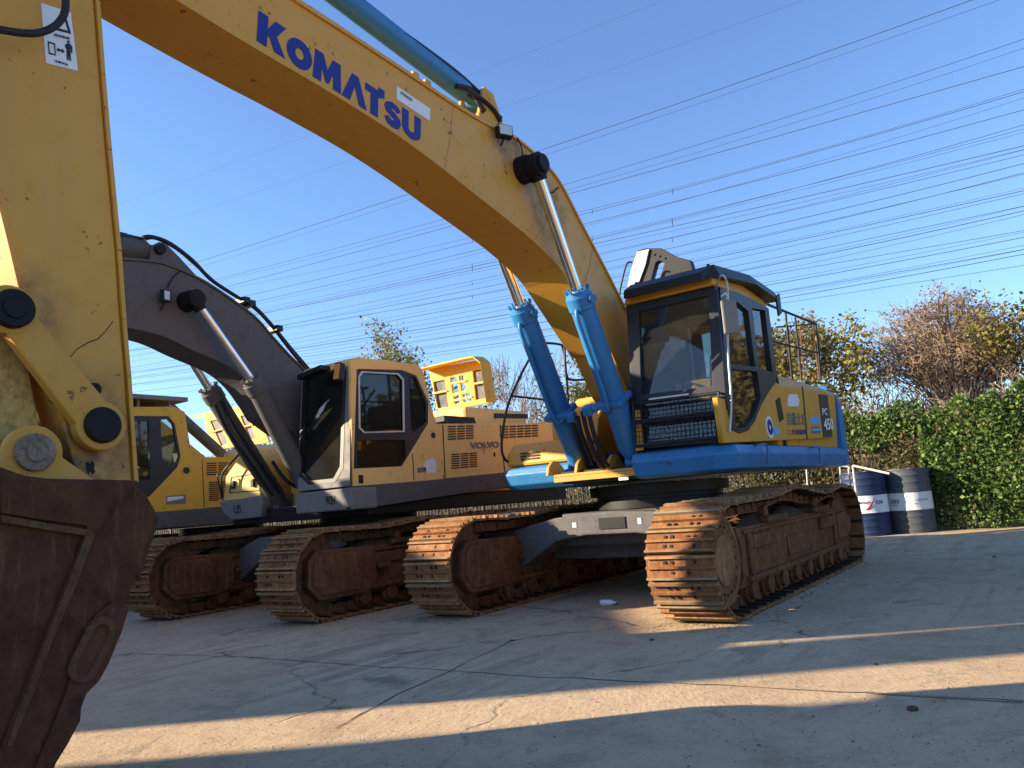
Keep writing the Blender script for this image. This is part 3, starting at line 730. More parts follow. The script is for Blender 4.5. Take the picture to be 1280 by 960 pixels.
boom = m.build('boom', 'boomyel', K, bev=.006, ang=50)
m = MB()   # flange strips that stand proud of the side plates
Ts = sm2([(7.05, 4.72)]+T); Bs = sm2([(6.9, 4.22)]+B)
for S, d in ((Ts, -1), (Bs, 1)):
    m = MB()
    for i in range(len(S)-1):
        a, b = Vector((S[i][0], 0, S[i][1])), Vector((S[i+1][0], 0, S[i+1][1])); t = (b-a).normalized(); nn = Vector((-t.z, 0, t.x))*(1 if d < 0 else -1)
        if nn.z*(-d) < 0: nn = -nn
        c = (a+b)/2+nn*.008
        m.obox((c.x, (BY0+BY1)/2, c.z), (b-a)/2*1.01, (0, (BY1-BY0)/2+.018, 0), nn*.012)
    m.build('boom_flange', 'yel', boom)
# KOMATSU in heavy geometric capitals
LET = {
 'K': [[(0, 0), (0, 1), (.36, 1), (.36, .60), (.62, 1), (1.02, 1), (.70, .53), (1.05, 0), (.64, 0), (.42, .40), (.36, .33), (.36, 0)]],
 'M': [[(0, 0), (.06, 1), (.40, 1), (.60, .52), (.80, 1), (1.14, 1), (1.20, 0), (.86, 0), (.84, .50), (.66, .08), (.54, .08), (.36, .50), (.34, 0)]],
 'A': [[(0, 0), (.42, 1), (.72, 1), (1.14, 0), (.78, 0), (.57, .60), (.36, 0)]],
 'T': [[(0, .74), (0, 1), (.62, 1), (.62, 1.14), (.92, 1.14), (.92, .86), (.66, .74), (.62, .74), (.62, 0), (.26, 0), (.26, .74)]],
 'U': [[(0, 1), (0, .38)]+[(.5+.5*math.cos(R(a)), .36+.36*math.sin(R(a))) for a in range(180, 361, 20)]+[(1, 1), (.66, 1), (.66, .38)]+[(.5+.16*math.cos(R(a)), .36+.1*math.sin(R(a))) for a in range(360, 179, -30)]+[(.34, 1)]],
 'O': [[(.5+.5*math.cos(R(a)), .46+.48*math.sin(R(a))) for a in range(0, 360, 15)], [(.5+.17*math.cos(R(a)), .46+.18*math.sin(R(a))) for a in range(0, 360, 20)]],
 'S': [[(.86, .74), (.70, .88), (.42, .92), (.14, .84), (.02, .66), (.10, .48), (.34, .38), (.52, .32), (.50, .26), (.38, .25), (.20, .34), (.04, .22), (.18, .04), (.44, -.02), (.74, .04), (.88, .24), (.82, .44), (.58, .56), (.38, .62), (.42, .69), (.54, .68), (.66, .60)]],
}
kp = [('K', 321, 14, 321, 52, 345, 29, 1.05), ]
adv = {'K': 1.08, 'O': 1.05, 'M': 1.23, 'A': 1.05, 'T': .90, 'S': .93, 'U': 1.0}
tl, blp, brp = oy(323, 13, BY1), oy(320.5, 51, BY1), oy(525.5, 181, BY1)
tot = sum(adv[c] for c in 'KOMATSU')
ax = (brp-blp)/tot; ay = (tl-blp)
cu_off = 0
lm = []
for ch in 'KOMATSU':
    loops = LET[ch]
    # bake into one plate later: keep loops in local units
    lm += [[(x+cu_off, y) for x, y in L] for L in loops]; cu_off += adv[ch]
XA, XB = YX, YZ
org = Vector((0, BY1, 0))
wl = [[((-(blp+ax*x+ay*y).x), (blp+ax*x+ay*y).z) for x, y in L] for L in lm]
ply('lettering', wl, BY1, 'navy', boom, .003, px=False, off=.004)
ply('info_plate', [[(496, 108), (537.5, 136), (537, 151.5), (495.5, 124)]], BY1, 'white', boom, .003, off=.004)
txt('info_lines', 'HYDRAULIC', 'decalgrey', BY1, (500, 114), (500, 118), (515, 124), boom, off=.008)
# cylinder pin bosses through the elbow
pc = oy(662, 210, .36); PX, PZ = pc.x, pc.z
m = MB(); m.cyl((PX, -.47, PZ), (PX, .53, PZ), .085, 20)
for s_, e in ((.26, .36), (-.2, -.3)): m.cyl((PX, s_, PZ), (PX, e, PZ), .13, 24)
m.build('cylinder_pin', 'grease', boom, smooth=40)
# boom cylinders
def boom_cyl(top, mid, bot, rr, rb, parent, mats, name='boom_cylinder', head=.14, far=False):
    top, mid, bot = map(Vector, (top, mid, bot)); d = (bot-top).normalized()
    m = MB(); m.tube([mid-d*.02, mid+d*.03, mid+d*.035, mid+d*.16, mid+d*.17, bot-d*.12, bot-d*.02, bot+d*.05], [rb*.95, rb*1.05, rb*1.12, rb*1.12, rb, rb, rb*.7, rb*.55], 24)
    c = m.build(name, mats[0], parent, smooth=40)
    m = MB(); m.cyl(top, mid, rr, 20); m.build('piston_rod', mats[1], c, smooth=60)
    m = MB(); m.lathe(top, [(.06, -.075), (rr*2.1, -.07), (rr*2.1, .07), (.06, .075)], 24, 'y'); m.cyl(top, top+d*.14, rr*1.4, 14)
    m.build('rod_eye', mats[2], c, smooth=40)
    m = MB(); m.lathe(bot+d*.05, [(.03, -.07), (.1, -.065), (.1, .065), (.03, .07)], 20, 'y'); m.build('barrel_eye', mats[0], c, smooth=40)
    m = MB()
    for i in range(10):
        a = 2*math.pi*i/10; s1 = d.cross(Vector((0, 1, 0))).normalized(); p = mid-d*.03+(s1*math.cos(a)+Vector((0, 1, 0))*math.sin(a))*rb*.98
        m.cyl(p-d*.02, p+d*.01, .014, 6)
    m.split('head_bolt', mats[0], c, gap=.001)
    return c, d
ny, fy = .42, -.36
bn = (1.38, ny, 1.50); 
nt_, nm_ = oy(663, 212, ny), oy(722, 366, ny); nbp = oy(792, 572, ny)
c1, d1 = boom_cyl((PX, ny, PZ), nm_, (nbp.x, ny, nbp.z), .055, .121, K, ('blu', 'chrome', 'grease'))
ft_, fm_ = oy(612, 306, fy), oy(651, 384, fy); fbp = oy(727, 585, fy)
dd = (fm_-fbp).normalized(); ftop = fbp+dd*((PX-fbp.x)/dd.x if abs(dd.x) > .1 else 3); 
L_ = (Vector((PX, 0, PZ))-Vector((nbp.x, 0, nbp.z))).length
ftop = Vector((fbp.x, fy, fbp.z))+dd*L_
print('far cyl top', ftop, 'near', PX, PZ, nbp, fbp)
c2, d2 = boom_cyl(ftop, (fm_.x, fy, fm_.z), (fbp.x, fy, fbp.z), .055, .121, K, ('blu', 'chrome', 'grease'))
# second: hose ports, collars and steel pipes on the barrels
for c, d, mid, bot, y, sg in ((c1, d1, nm_, nbp, ny, -1), (c2, d2, fm_, fbp, fy, 1)):
    mid = Vector((mid.x, y, mid.z)); bot = Vector((bot.x, y, bot.z)); q = bot.lerp(mid, .36)
    s1 = Vector((0, 1, 0)).cross(d).normalized(); s1 = s1 if s1.x > 0 else -s1
    m = MB(); m.obox(q, d*.03, s1*.15, Vector((0, .14, 0)))
    side_ = s1*.1+Vector((0, -.13 if sg < 0 else .13, 0))
    e = q+side_*1.7; m.tube([q+side_*.6, e], .045, 10); m.obox(e, d*.05, s1*.05, Vector((0, .05, 0)))
    m.build('pipe_clamp', 'blu', c, bev=.015)
    m = MB(); st = mid+d*.1+s1*.17
    m.tube(smooth_pts([mid+d*.12+s1*.1, mid+d*.2+s1*.16, mid+d*.45+s1*.165, q+s1*.165, q+side_], 4), .022, 10); m.tube([mid+d*.08+Vector((0, .1, 0)), mid+d*.08+Vector((0, .17, 0))+s1*.05], .04, 12)
    m.build('oil_pipe', 'blu', c, smooth=60)
    m = MB()
    for k, o in enumerate((0, .07)):
        end = Vector((.95+.05*k, -.05*sg+.1*k*sg, 1.5)); p = e+Vector((0, (-o if sg < 0 else o), 0))
        m.tube(smooth_pts([p, p+d*.25+s1*.05, p+d*.6+s1*.02, Vector((1.35-.06*k, end.y*.5+p.y*.5, 1.47)), end], 6), .024, 10)
    m.build('hydraulic_hose', 'rubber', c, smooth=60)
# pipes, hoses, lamp on the boom
m = MB()
for k, dy in enumerate((.19, .11)):
    pts = [(x-.02, dy, z+.085+.03*k) for x, z in T[::1]]
    pts.append((T[-1][0]-.25, dy, T[-1][1]-.25)); pts.insert(0, (T[0][0]+.8, dy, T[0][1]+.1))
    m.tube(smooth_pts(pts, 4), .018, 8)
m.build('boom_pipes', 'yelold', boom, smooth=60)
m = MB()
pts = [oy(u, v, .10) for u, v in ((405, -42), (444, -6), (484, 28), (524, 56), (562, 84), (586, 104), (606, 124), (626, 148))]
m.tube(smooth_pts(pts, 4), .022, 8)
pts = [oy(u, v, .20) for u, v in ((584, 112), (604, 125), (618, 138), (626, 152))]
m.tube(smooth_pts(pts, 4), .02, 8)
m.split('boom_hose', 'rubber', boom, gap=.002, smooth=60)
m = MB(); m.tube(smooth_pts([oy(647, 172, .28), oy(651, 182, .3), oy(653, 194, .3), oy(647, 200, .29)], 4), .007, 6)
m.tube(smooth_pts([oy(678, 216, .3), oy(682, 236, .3), oy(690, 241, .29), oy(698, 234, .28)], 4), .007, 6)
m.split('lamp_cable', 'rubber', boom, smooth=60)
m = MB()
for u, v in ((511, 85), (526, 92), (723, 277), (703, 230)):
    c = oy(u, v, .14); xs_ = sorted(T); zc = next(z0+(z1-z0)*(c.x-x0)/(x1-x0) for (x0, z0), (x1, z1) in zip(xs_, xs_[1:]) if x0 <= c.x <= x1); m.obox((c.x, .15, zc+.065), (.035, 0, 0), (0, .07, 0), (0, 0, .06))
m.split('pipe_clamp', 'yelold', boom, bev=.008)
c = oy(630, 165, .34)
m = MB(); m.obox(c, Vector((.02, .035, 0)), Vector((-.07, .03, 0)), (0, 0, .055)); m.tube([c-Vector((0, 0, .05)), c-Vector((0, .05, .12))], .012, 6)
wl_ = m.build('work_light', 'black', boom, bev=.012)
m = MB(); m.obox(c+Vector((.021, .036, 0)), Vector((.003, .005, 0)), Vector((-.058, .025, 0)), (0, 0, .044)); m.build('lamp_lens', 'silver', wl_)
# arm cylinder above the boom
m = MB(); a = oy(596, 127, .03); b = oy(405, -20, .03); dvec = (b-a).normalized()
m.tube([a+dvec*.15, a+dvec*.2, a+dvec*1.9, a+dvec*1.95, a+dvec*2.1], [.07, .097, .097, .11, .11], 24)
ac = m.build('arm_cylinder', 'blu', K, smooth=40)
m = MB(); m.lathe(a, [(.03, -.08), (.09, -.075), (.09, .075), (.03, .08)], 20, 'y'); m.cyl(a, a+dvec*.16, .07, 14); m.build('barrel_eye', 'blu', ac, smooth=40)
kt = (6.78-a.x)/dvec.x; AT = a+dvec*kt; print('arm top', AT)
m = MB(); m.cyl(a+dvec*2.1, AT, .055, 20); m.build('piston_rod', 'chrome', ac, smooth=60)
m = MB(); m.lathe(AT, [(.03, -.07), (.1, -.065), (.1, .065), (.03, .07)], 20, 'y'); m.cyl((AT.x, -.2, AT.z), (AT.x, .26, AT.z), .045, 14); m.build('rod_eye', 'blu', ac, smooth=40)
m = MB()
for y in (-.1, .16): m.prism([(a.x-.25, a.z-.32), (a.x-.07, a.z+.05), (a.x+.07, a.z+.07), (a.x+.2, a.z-.3)], y-.02, y+.02)
m.cyl((a.x, -.13, a.z), (a.x, .19, a.z), .05, 16)
m.split('cylinder_lug', 'yelold', boom, bev=.01)
m = MB(); k0 = oy(590, 118, .1)
m.tube(smooth_pts([oy(570, 108, .1), oy(588, 112, .14), oy(598, 128, .18), oy(606, 140, .2)], 4), .025, 8); m.cyl(k0-Vector((.04, 0, 0)), k0+Vector((.05, 0, 0)), .035, 10)
m.build('hose_fitting', 'black', boom, smooth=50)

# ---- arm
AY0, AY1 = -.16, .22
right = [(118, 0), (125, 93), (133, 187), (145, 313), (151, 400), (157, 470), (163, 560), (166, 602)]
left = [(98, 604), (94, 585), (70, 500), (45, 405), (17, 300), (0, 238)]
ol = tr(right, AY1)+tr(left, AY1)+[(7.42, 3.3), (7.52, 4.3), (7.3, 5.0), (AT.x+.14, AT.z+.06), (AT.x+.02, AT.z+.15), (AT.x-.13, AT.z+.06), (AT.x-.12, AT.z-.1), (6.72, 4.6)]
m = MB(); m.prism(ol, AY0, AY1)
arm = m.build('arm', 'armyel', K, bev=.012)
m = MB()
rr_ = [(6.72, 4.5)]+tr(right, AY1)
for i in range(len(rr_)-1):
    a, b = Vector((rr_[i][0], .03, rr_[i][1])), Vector((rr_[i+1][0], .03, rr_[i+1][1])); m.obox((a+b)/2+Vector((-.012, 0, 0)), (b-a)/2*1.01, (0, .205, 0), Vector((.010, 0, 0)))
m.build('arm_back_flange', 'yel', arm)
ply('warning_sign', [[(51, 4), (88, 16), (97, 89), (57, 79)]], AY1, 'white', arm, .003, off=.004)
tri = [(79, 12), (66, 37), (88, 43)]; tri2 = [(78.3, 19), (71, 35.5), (84.5, 39.5)]
ply('warning_triangle', [tri, tri2], AY1, 'decalblack', arm, .003, off=.008)
ply('outline_box', [[(59, 52), (68, 55), (69, 70), (60.5, 68)], [(60.2, 54), (67, 56.3), (68, 68.5), (61.5, 66.5)]], AY1, 'decalblack', arm, .003, off=.008)
ply('pictogram', [[(80.5, 57), (83, 54.5), (87, 55.5), (89.7, 60), (89.5, 67), (88.3, 66.5), (88, 61), (87, 62), (88, 76.5), (86, 76), (85, 67), (84.6, 75.8), (83, 75.5), (82.5, 62), (81, 59.5)], ], AY1, 'decalblack', arm, .003, off=.008)
ply('pictogram', [[(84.8+1.6*math.cos(a*.7), 54-1.3+1.6*math.sin(a*.7)) for a in range(9)]], AY1, 'decalblack', arm, .003, off=.008)
ply('pictogram', [[(70, 62.5), (73, 60.3), (73, 61.8), (77, 63), (77, 61.5), (80, 65), (77, 67), (77, 65), (73, 64), (73, 65.3)]], AY1, 'decalblack', arm, .003, off=.008)
txt('sign_caption', '保持距离', 'decalblack', AY1, (66, 42), (66.5, 45.5), (86, 47), arm, off=.008)
txt('sign_caption', '注意安全', 'decalblack', AY1, (67, 75), (67.3, 78), (84, 80), arm, off=.008)
m = MB(); pts = [oy(u, v, .36) for u, v in ((-25, 34), (0, 37), (25, 41), (48, 41), (68, 33), (80, 18), (82, 0), (80, -20))]
m.tube(smooth_pts(pts, 5), .018, 10).build('bucket_cylinder_hose', 'rubber', arm, smooth=60)
def seamline(pts, y, parent, mat='joint', w=.6, name='weld_seam'):
    L = [(u, v-w) for u, v in pts]+[(u, v+w) for u, v in reversed(pts)]
    return ply(name, [L], y, mat, parent, .004, off=.002)
seamline([(88, 446), (97, 436), (110, 428), (122, 424), (131, 415), (141, 402)], AY1, arm, 'grease', .7, 'scratch')
seamline([(60, 500), (70, 506), (84, 522), (96, 540)], AY1, arm, 'grease', .5, 'scratch')
for q in (((566, 134), (563, 170), (556, 212)), ((700, 233), (690, 270), (668, 300)), ((741, 312), (733, 350), (712, 366))):
    L = [(u-.5, v) for u, v in q]+[(u+.5, v) for u, v in reversed(q)]
    ply('weld_seam', [L], BY1, 'yelold', boom, .006, off=.004)
# linkage
pT = oy(16, 386, .32); pB = oy(130, 531, .32); pK = oy(46, 565, .32)
def link(a, b, r0, r1, w0, w1, y0, y1, name, mat):
    m = MB(); a = Vector((a.x, 0, a.z)); b = Vector((b.x, 0, b.z)); t = (b-a).normalized(); nn = Vector((-t.z, 0, t.x))
    pts = [a+nn*w0, b+nn*w1, b-nn*w1, a-nn*w0]
    m.prism([(p.x, p.z) for p in pts], y0, y1); m.lathe((a.x, 0, a.z), [(.02, y0-.004), (r0, y0-.002), (r0, y1+.002), (.02, y1+.004)], 28, 'y'); m.lathe((b.x, 0, b.z), [(.02, y0-.004), (r1, y0-.002), (r1, y1+.002), (.02, y1+.004)], 28, 'y')
    return m.build(name, mat, K, bev=.008, smooth=40)
l1 = link(pT, pB, .115, .12, .075, .095, .235, .30, 'guide_link', 'yelold')
l2 = link(pT, pB, .115, .12, .075, .095, -.24, -.175, 'guide_link', 'yelold')
m = MB(); m.cyl((pT.x, -.28, pT.z), (pT.x, .345, pT.z), .088, 28); m.cyl((pT.x, .345, pT.z), (pT.x, .355, pT.z), .05, 20)
m.build('linkage_pin', 'grease', K, bev=.01, smooth=40)
m = MB(); m.cyl((pB.x, -.28, pB.z), (pB.x, .325, pB.z), .088, 32).build('linkage_pin', 'grease', K, bev=.01, smooth=40)
m = MB(); q = oy(117, 487, .23); m.cyl((q.x, .2, q.z), (q.x, .245, q.z), .032, 16).build('grease_port', 'grease', arm, smooth=40)
# grease run round the lower pin
m = MB(); rn = random.Random(5)
gp = [(100, 500), (106, 512), (104, 540), (112, 556), (124, 561), (128, 554), (116, 548), (110, 530), (108, 512)]
ply('grease_stain', [gp], AY1, 'grease', arm, .002, off=.003)
ply('grease_stain', [[(107, 579), (110, 577), (112, 580), (115, 576), (118, 580), (117, 586), (119, 590), (115, 593), (113, 589), (110, 593), (108, 588)]], AY1, 'grease', arm, .002, off=.003)
l3 = link(pT, pK, .11, .14, .095, .11, -.10, .15, 'bucket_link', 'yelrust')
# bucket cylinder rod and barrel go up in front of the arm
m = MB(); bc0 = Vector((pT.x, .03, pT.z)); bc1 = Vector((7.75, .03, 4.1)); dv = (bc1-bc0).normalized()
m.tube([bc0+dv*.75, bc0+dv*.78, bc0+dv*1.0, bc0+dv*1.02, bc1], [.1, .125, .125, .11, .11], 24)
bc = m.build('bucket_cylinder', 'yelold', K, smooth=40)
MB().cyl(bc0, bc0+dv*.8, .055, 20).build('piston_rod', 'chrome', bc, smooth=60)

# ---- bucket: side plate outlines measured on Y = .72
BW = .72
side_o = [(0, 583), (30, 594), (60, 598), (164, 600), (183, 618), (196, 640), (191, 660), (172, 715), (157, 760), (148, 790), (132, 828), (120, 850), (104, 866), (97, 885), (96, 900), (80, 930), (68, 962)]
so = tr(side_o, BW)+[(7.22, .10), (7.35, .03), (7.75, .10), (8.1, .45), (8.12, .85), (7.95, 1.2), (7.7, 1.4)]
bk = MB().prism(so, BW-.03, BW).build('bucket', 'bucket', K, bev=.008)
BF = -.50
MB().prism(so, BF, BF+.03).build('far_side_plate', 'bucket', bk, bev=.008)
# shell between the side plates (back and floor)
shell = [so[-1]]+so[-2:-9:-1]
sp_ = [(7.66, 1.42), (7.93, 1.22), (8.10, .86), (8.08, .45), (7.74, .12), (7.36, .05), (7.22, .10)]
m = MB(); S = sm2(sp_, 4)
inner = []
for i, p in enumerate(S):
    a = Vector(S[max(i-1, 0)]); b = Vector(S[min(i+1, len(S)-1)]); t = (b-a).normalized(); inner.append((p[0]-t.y*-.03*-1, p[1]+t.x*-.03*-1))
for i in range(len(S)-1): m.prism([S[i], S[i+1], inner[i+1], inner[i]], BF+.031, BW-.031)
tp = tr([(0, 583), (30, 594), (60, 598), (164, 600), (196, 640), (172, 715)], BW)
tp = [(7.66, 1.42)]+tp
for i in range(len(tp)-1):
    a, b = Vector(tp[i]), Vector(tp[i+1]); t = (b-a).normalized(); nn = Vector((t.y, -t.x)); nn = nn if nn.y < 0 or abs(nn.y) < .3 else -nn
    m.prism([tp[i], tp[i+1], (b.x+nn.x*.03, b.y-.03), (a.x+nn.x*.03, a.y-.03)], BF+.031, BW-.031)
m.build('bucket_shell', 'bucket', bk)
# proud strips and wear plates on the near side
ply('rim_strip', [[(0, 592), (60, 604), (158, 604), (165, 603), (113, 668), (88, 735), (60, 800), (30, 880), (10, 930), (2, 930), (26, 870), (55, 795), (82, 728), (106, 664), (108, 656), (58, 650), (0, 640)],], BW, 'bucket', bk, .03, off=.025, bev=.006)
ply('rim_edge', [[(106, 664), (113, 668), (88, 735), (60, 800), (30, 880), (10, 930), (5, 930), (26, 870), (55, 795), (82, 728)]], BW, 'bucketedge', bk, .03, off=.035, bev=.004)
ply('rim_edge', [[(0, 646), (58, 656), (108, 664), (110, 670), (56, 662), (0, 652)]], BW, 'bucketedge', bk, .03, off=.031, bev=.004)
def capsule(c0, c1, r, n=8):
    a, b = Vector(c0), Vector(c1); t = (b-a).normalized(); s_ = Vector((-t.y, t.x)); out = []
    for i in range(n+1):
        th = math.pi*i/n; out.append(tuple(b+s_*r*math.cos(th)+t*r*math.sin(th)))
    for i in range(n+1):
        th = math.pi*i/n; out.append(tuple(a-s_*r*math.cos(th)-t*r*math.sin(th)))
    return out
A_, B_ = oy(123, 790, BW), oy(102, 833, BW)
A_, B_ = (-A_.x, A_.z), (-B_.x, B_.z)
ply('lifting_eye', [capsule(A_, B_, .058), capsule(A_, B_, .036)], BW, 'bucketedge', bk, .03, off=.028, px=False, bev=.006)
ply('side_cutter', [[(157, 760), (148, 790), (132, 828), (120, 850), (104, 866), (97, 885), (96, 900), (80, 930), (60, 962), (42, 962), (60, 920), (84, 860), (88, 842), (93, 812), (118, 770), (140, 752)]], BW, 'bucket', bk, .03, off=.02, bev=.006)
# ears and pins on top of the bucket
m = MB()
for y in (.27, -.25):
    e = circ(pK.x, pK.z, .125, 14, -10, 190); base = tr([(94, 600), (84, 580)], BW)
    m.prism([(pK.x+.24, 1.36)]+[(x, z) for x, z in e]+[(pK.x-.30, 1.36)], y-.025, y+.025)
ea = m.split('bucket_ear', 'yelold', bk, bev=.006, smooth=35)
m = MB(); m.cyl((pK.x, -.3, pK.z), (pK.x, .32, pK.z), .085, 28); m.cyl((pK.x, .32, pK.z), (pK.x, .33, pK.z), .045, 16)
m.build('bucket_pin', 'pin', K, bev=.008, smooth=40)
tp_ = oy(122, 640, .25)
m = MB(); m.cyl((6.95, -.3, 1.30), (6.95, .3, 1.30), .07, 20).build('arm_tip_pin', 'pin', K, smooth=40)
m = MB()
for i in range(5):
    y = -.42+i*.26; m.prism([(7.42, .06), (7.25, .14), (7.2, .18), (7.21, .08), (7.28, .01), (7.5, .02)], y-.05, y+.05)
m.split('bucket_tooth', 'bucketedge', bk, bev=.01)
MB().box((1.586, oy(1,1,1).x*0+.0+ox(780, 600, 1.59).y-.06, 1.255), (1.59, ox(780, 600, 1.59).y+.05, 1.285)).build('small_plate', 'white', K)
# ------------------------------------------------------------------ the ochre and grey excavator
VX, VY = .65, -4.25
V = empty('excavator', (VX, VY, 0), 'ochre crawler excavator with a dark grey boom, standing between the two other excavators', 'excavator', 'excavators parked side by side')
crawler(V, -2.98, .62, 3.30, -1.95, front='cover', side=1, seed=11, shoe='rustshoe')
crawler(V, -5.56, .62, 3.42, -1.95, front='cover', side=1, seed=12, shoe='rustshoe')
m = MB()
vb = [(-5.35, .78), (-4.9, .92), (-3.6, .92), (-3.2, .80), (-3.2, .36), (-3.6, .60), (-4.9, .60), (-5.35, .36)]
m.prismx(vb, 1.7, 2.05); m.prismx(vb, -.7, -.35); m.box((-.4, -4.9, .55), (1.75, -3.6, .93)); m.box((0, -5.3, .4), (1.3, -3.2, .7))
m.build('car_body', 'frame', V, bev=.02)
MB().lathe((VX, VY, .92), [(.66, 0), (.72, .01), (.72, .1), (.68, .11), (.68, .2), (.6, .21)], 40).build('slew_ring', 'black', V, smooth=30)
VS = -2.80
m = MB(); m.box((-2.6, -5.62, 1.10), (1.95, -2.9, 1.30)); m.build('deck', 'black', V, bev=.02)
# skirt under cab and panels
ply('side_skirt', [[(439, 609), (540, 600), (700, 584), (700, 604), (640, 607), (540, 622), (439, 637)]], VS, 'grey', V, .08, bev=.006)
a = oy(372, 614, -3.75); xf = oy(439, 609, VS).x
m = MB(); fz0, fz1 = oy(439, 637, VS).z, oy(439, 609, VS).z
m.box((xf-.4, -3.78, fz0), (xf+.02, VS+.012, fz1-.004)); fs = m.build('front_skirt', 'lgrey', V, bev=.02)
text('unit_number', 'W2H', 'decalblack', V, ox(407, 620, xf+.02), ox(407, 631, xf+.02), ox(419, 619.5, xf+.02), off=.004, bold=.02)
# cab side
cs = ply('cab_side', [[(438.9, 451), (441, 448), (448, 447), (519.5, 455.5), (528, 462), (541, 516), (545.5, 529), (553.7, 599), (441.6, 607)],
    [(445.7, 462), (448, 460.5), (503, 462), (521, 469), (536, 502), (536, 529), (503, 583.5), (441.8, 586.5)]], VS, 'vyel', V, .05, bev=.006)
cd = ply('cab_door', [[(444.7, 460), (448, 459.5), (504, 461), (522, 468), (537, 502), (537, 529.5), (503.5, 584.5), (440.8, 587.5)],
    [(452, 464), (498, 466.5), (505, 474), (506, 540), (455, 541.5), (448.5, 535), (448, 470)],
    [(448, 550), (507, 549.5), (508, 571), (501, 583), (446.5, 585)],
    [(511.5, 469), (520, 472), (533, 503), (534, 527), (514.5, 543)]], VS, 'seal', V, .04, off=-.008, bev=.002)
ply('door_glass', [[(450, 462), (500, 464), (507, 474), (508, 571), (501, 584), (445, 586), (447, 470)]], VS, 'dglass', V, .006, off=-.03)
ply('rear_side_glass', [[(511.5, 469), (520, 472), (533, 503), (534, 527), (514.5, 543)]], VS, 'dglass', V, .006, off=-.03)
ply('window_rail', [[(452, 464), (498, 466.5), (505, 474), (506, 540), (455, 541.5), (448.5, 535), (448, 470)], [(454, 466), (497, 468.2), (503, 475), (504, 538.3), (456, 539.7), (450.5, 534), (450, 471)]], VS, 'silver', cd, .012, off=.002)
m = MB(); m.tube(smooth_pts([oy(477, 468, VS-.1), oy(470, 485, VS-.1), oy(472, 540, VS-.1)], 4), .012, 8).build('inner_grab_bar', 'silver', V, smooth=60)
MB().box((oy(448, 595, VS).x-.07, VS, 1.48), (oy(448, 595, VS).x, VS+.006, 1.58)).build('lock_plate', 'black', V)
q = oy(541, 544, VS); MB().cyl((q.x, VS, q.z), (q.x, VS+.02, q.z), .035, 16).build('fuel_cap', 'black', V)
# cab front
X1, X0 = 2.32, 2.18
FO2 = Vector((X1, 0, 1.45)); FU2 = Vector((X0-X1, 0, 1.5)).normalized()
def plv(name, loops, mat, parent, th=.04, **k): return plate(name, loops, mat, parent, FO2, (0, 1, 0), FU2, th, **k)
plv('windshield_frame', [[(377, 475), (381, 466), (433, 453), (438, 460), (437, 607), (372, 614)], [(381, 476), (384, 470), (428, 458), (431, 465), (427, 585), (418, 601), (387, 604), (376, 593)]], 'lgrey', V, .05, bev=.004)
plv('windshield', [[(381, 476), (384, 470), (428, 458), (431, 465), (427, 585), (418, 601), (387, 604), (376, 593)]], 'dglass', V, .006, off=-.02)
plv('windshield_seal', [[(379, 474), (382, 468), (430, 456), (433, 464), (429, 586), (419, 603), (386, 606), (374, 595)], [(383, 478), (386, 472), (426, 461), (429, 467), (425, 583), (417, 598), (388, 601), (378, 591)]], 'black', V, .02, off=.004)
plv('white_board', [[(416, 563), (428, 562), (427.5, 588), (418, 600), (415, 599)]], 'white', V, .01, off=-.06)
m = MB()
m.loft([[(2.22, -3.78, 2.88), (2.22, VS+.002, 2.9), (2.18, -2.9, 3.0), (2.18, -3.7, 3.0)], [(1.2, -3.80, 2.92), (1.2, VS+.002, 2.94), (1.2, -2.9, 3.06), (1.2, -3.7, 3.06)], [(.85, -3.78, 2.85), (.85, VS, 2.9), (.9, -2.9, 3.0), (.9, -3.7, 3.0)]])
m.build('cab_roof', 'vyel', V, bev=.03, smooth=40)
m = MB()
m.box((.4, -3.78, 1.3), (.46, VS-.06, 2.3)); m.box((.75, -3.78, 2.3), (.80, -3.6, 2.9)); m.box((.46, -3.78, 1.3), (2.2, -3.72, 1.9)); m.box((2.1, -3.78, 1.9), (2.18, -3.72, 2.9)); m.box((.8, -3.78, 2.85), (2.18, VS-.06, 2.88)); m.box((.46, -3.72, 1.3), (2.25, VS-.06, 1.42)); m.box((1.2, -3.78, 1.9), (1.26, -3.72, 2.9))
m.build('cab_shell', 'seal', V, bev=.006)
m = MB(); m.obox((1.2, -3.3, 1.8), (.25, 0, 0), (0, .25, 0), (0, 0, .08)); m.obox((.93, -3.3, 2.2), (.07, 0, 0), (0, .24, 0), (-.08, 0, .38)); m.box((1.05, -3.45, 1.42), (1.35, -3.15, 1.75)); m.obox((.86, -3.3, 2.66), (.04, 0, 0), (0, .13, 0), (0, 0, .09))
m.build('operator_seat', 'seat', V, bev=.04, smooth=60)
m = MB(); m.box((1.75, -3.7, 1.42), (2.05, -3.5, 2.3)); m.box((1.3, -3.62, 1.9), (1.7, -3.5, 2.0)); m.tube([(1.65, -3.55, 2.0), (1.7, -3.55, 2.25)], .02, 8); m.tube([(1.95, -3.3, 1.42), (1.8, -3.3, 1.9)], .012, 6); m.tube([(1.95, -3.2, 1.42), (1.8, -3.2, 1.9)], .012, 6)
m.split('control_console', 'black', V, bev=.01)
# work lamp on the cab corner
c = ox(424, 465, 2.42); m = MB(); m.obox(c, (.05, 0, .01), (0, .05, 0), (-.02, 0, .11)); wlm = m.build('work_light', 'black', V, bev=.02)
m = MB(); m.obox(c+Vector((.05, .01, .0)), (.006, 0, .001), (0, .042, 0), (-.02, 0, .095)); m.build('lamp_lens', 'orange', wlm, bev=.008)
c = ox(392, 466, 2.4); m = MB(); m.obox(c, (.08, 0, 0), (0, .22, .03), (0, 0, .03)); m.build('sun_visor', 'black', V, bev=.01)
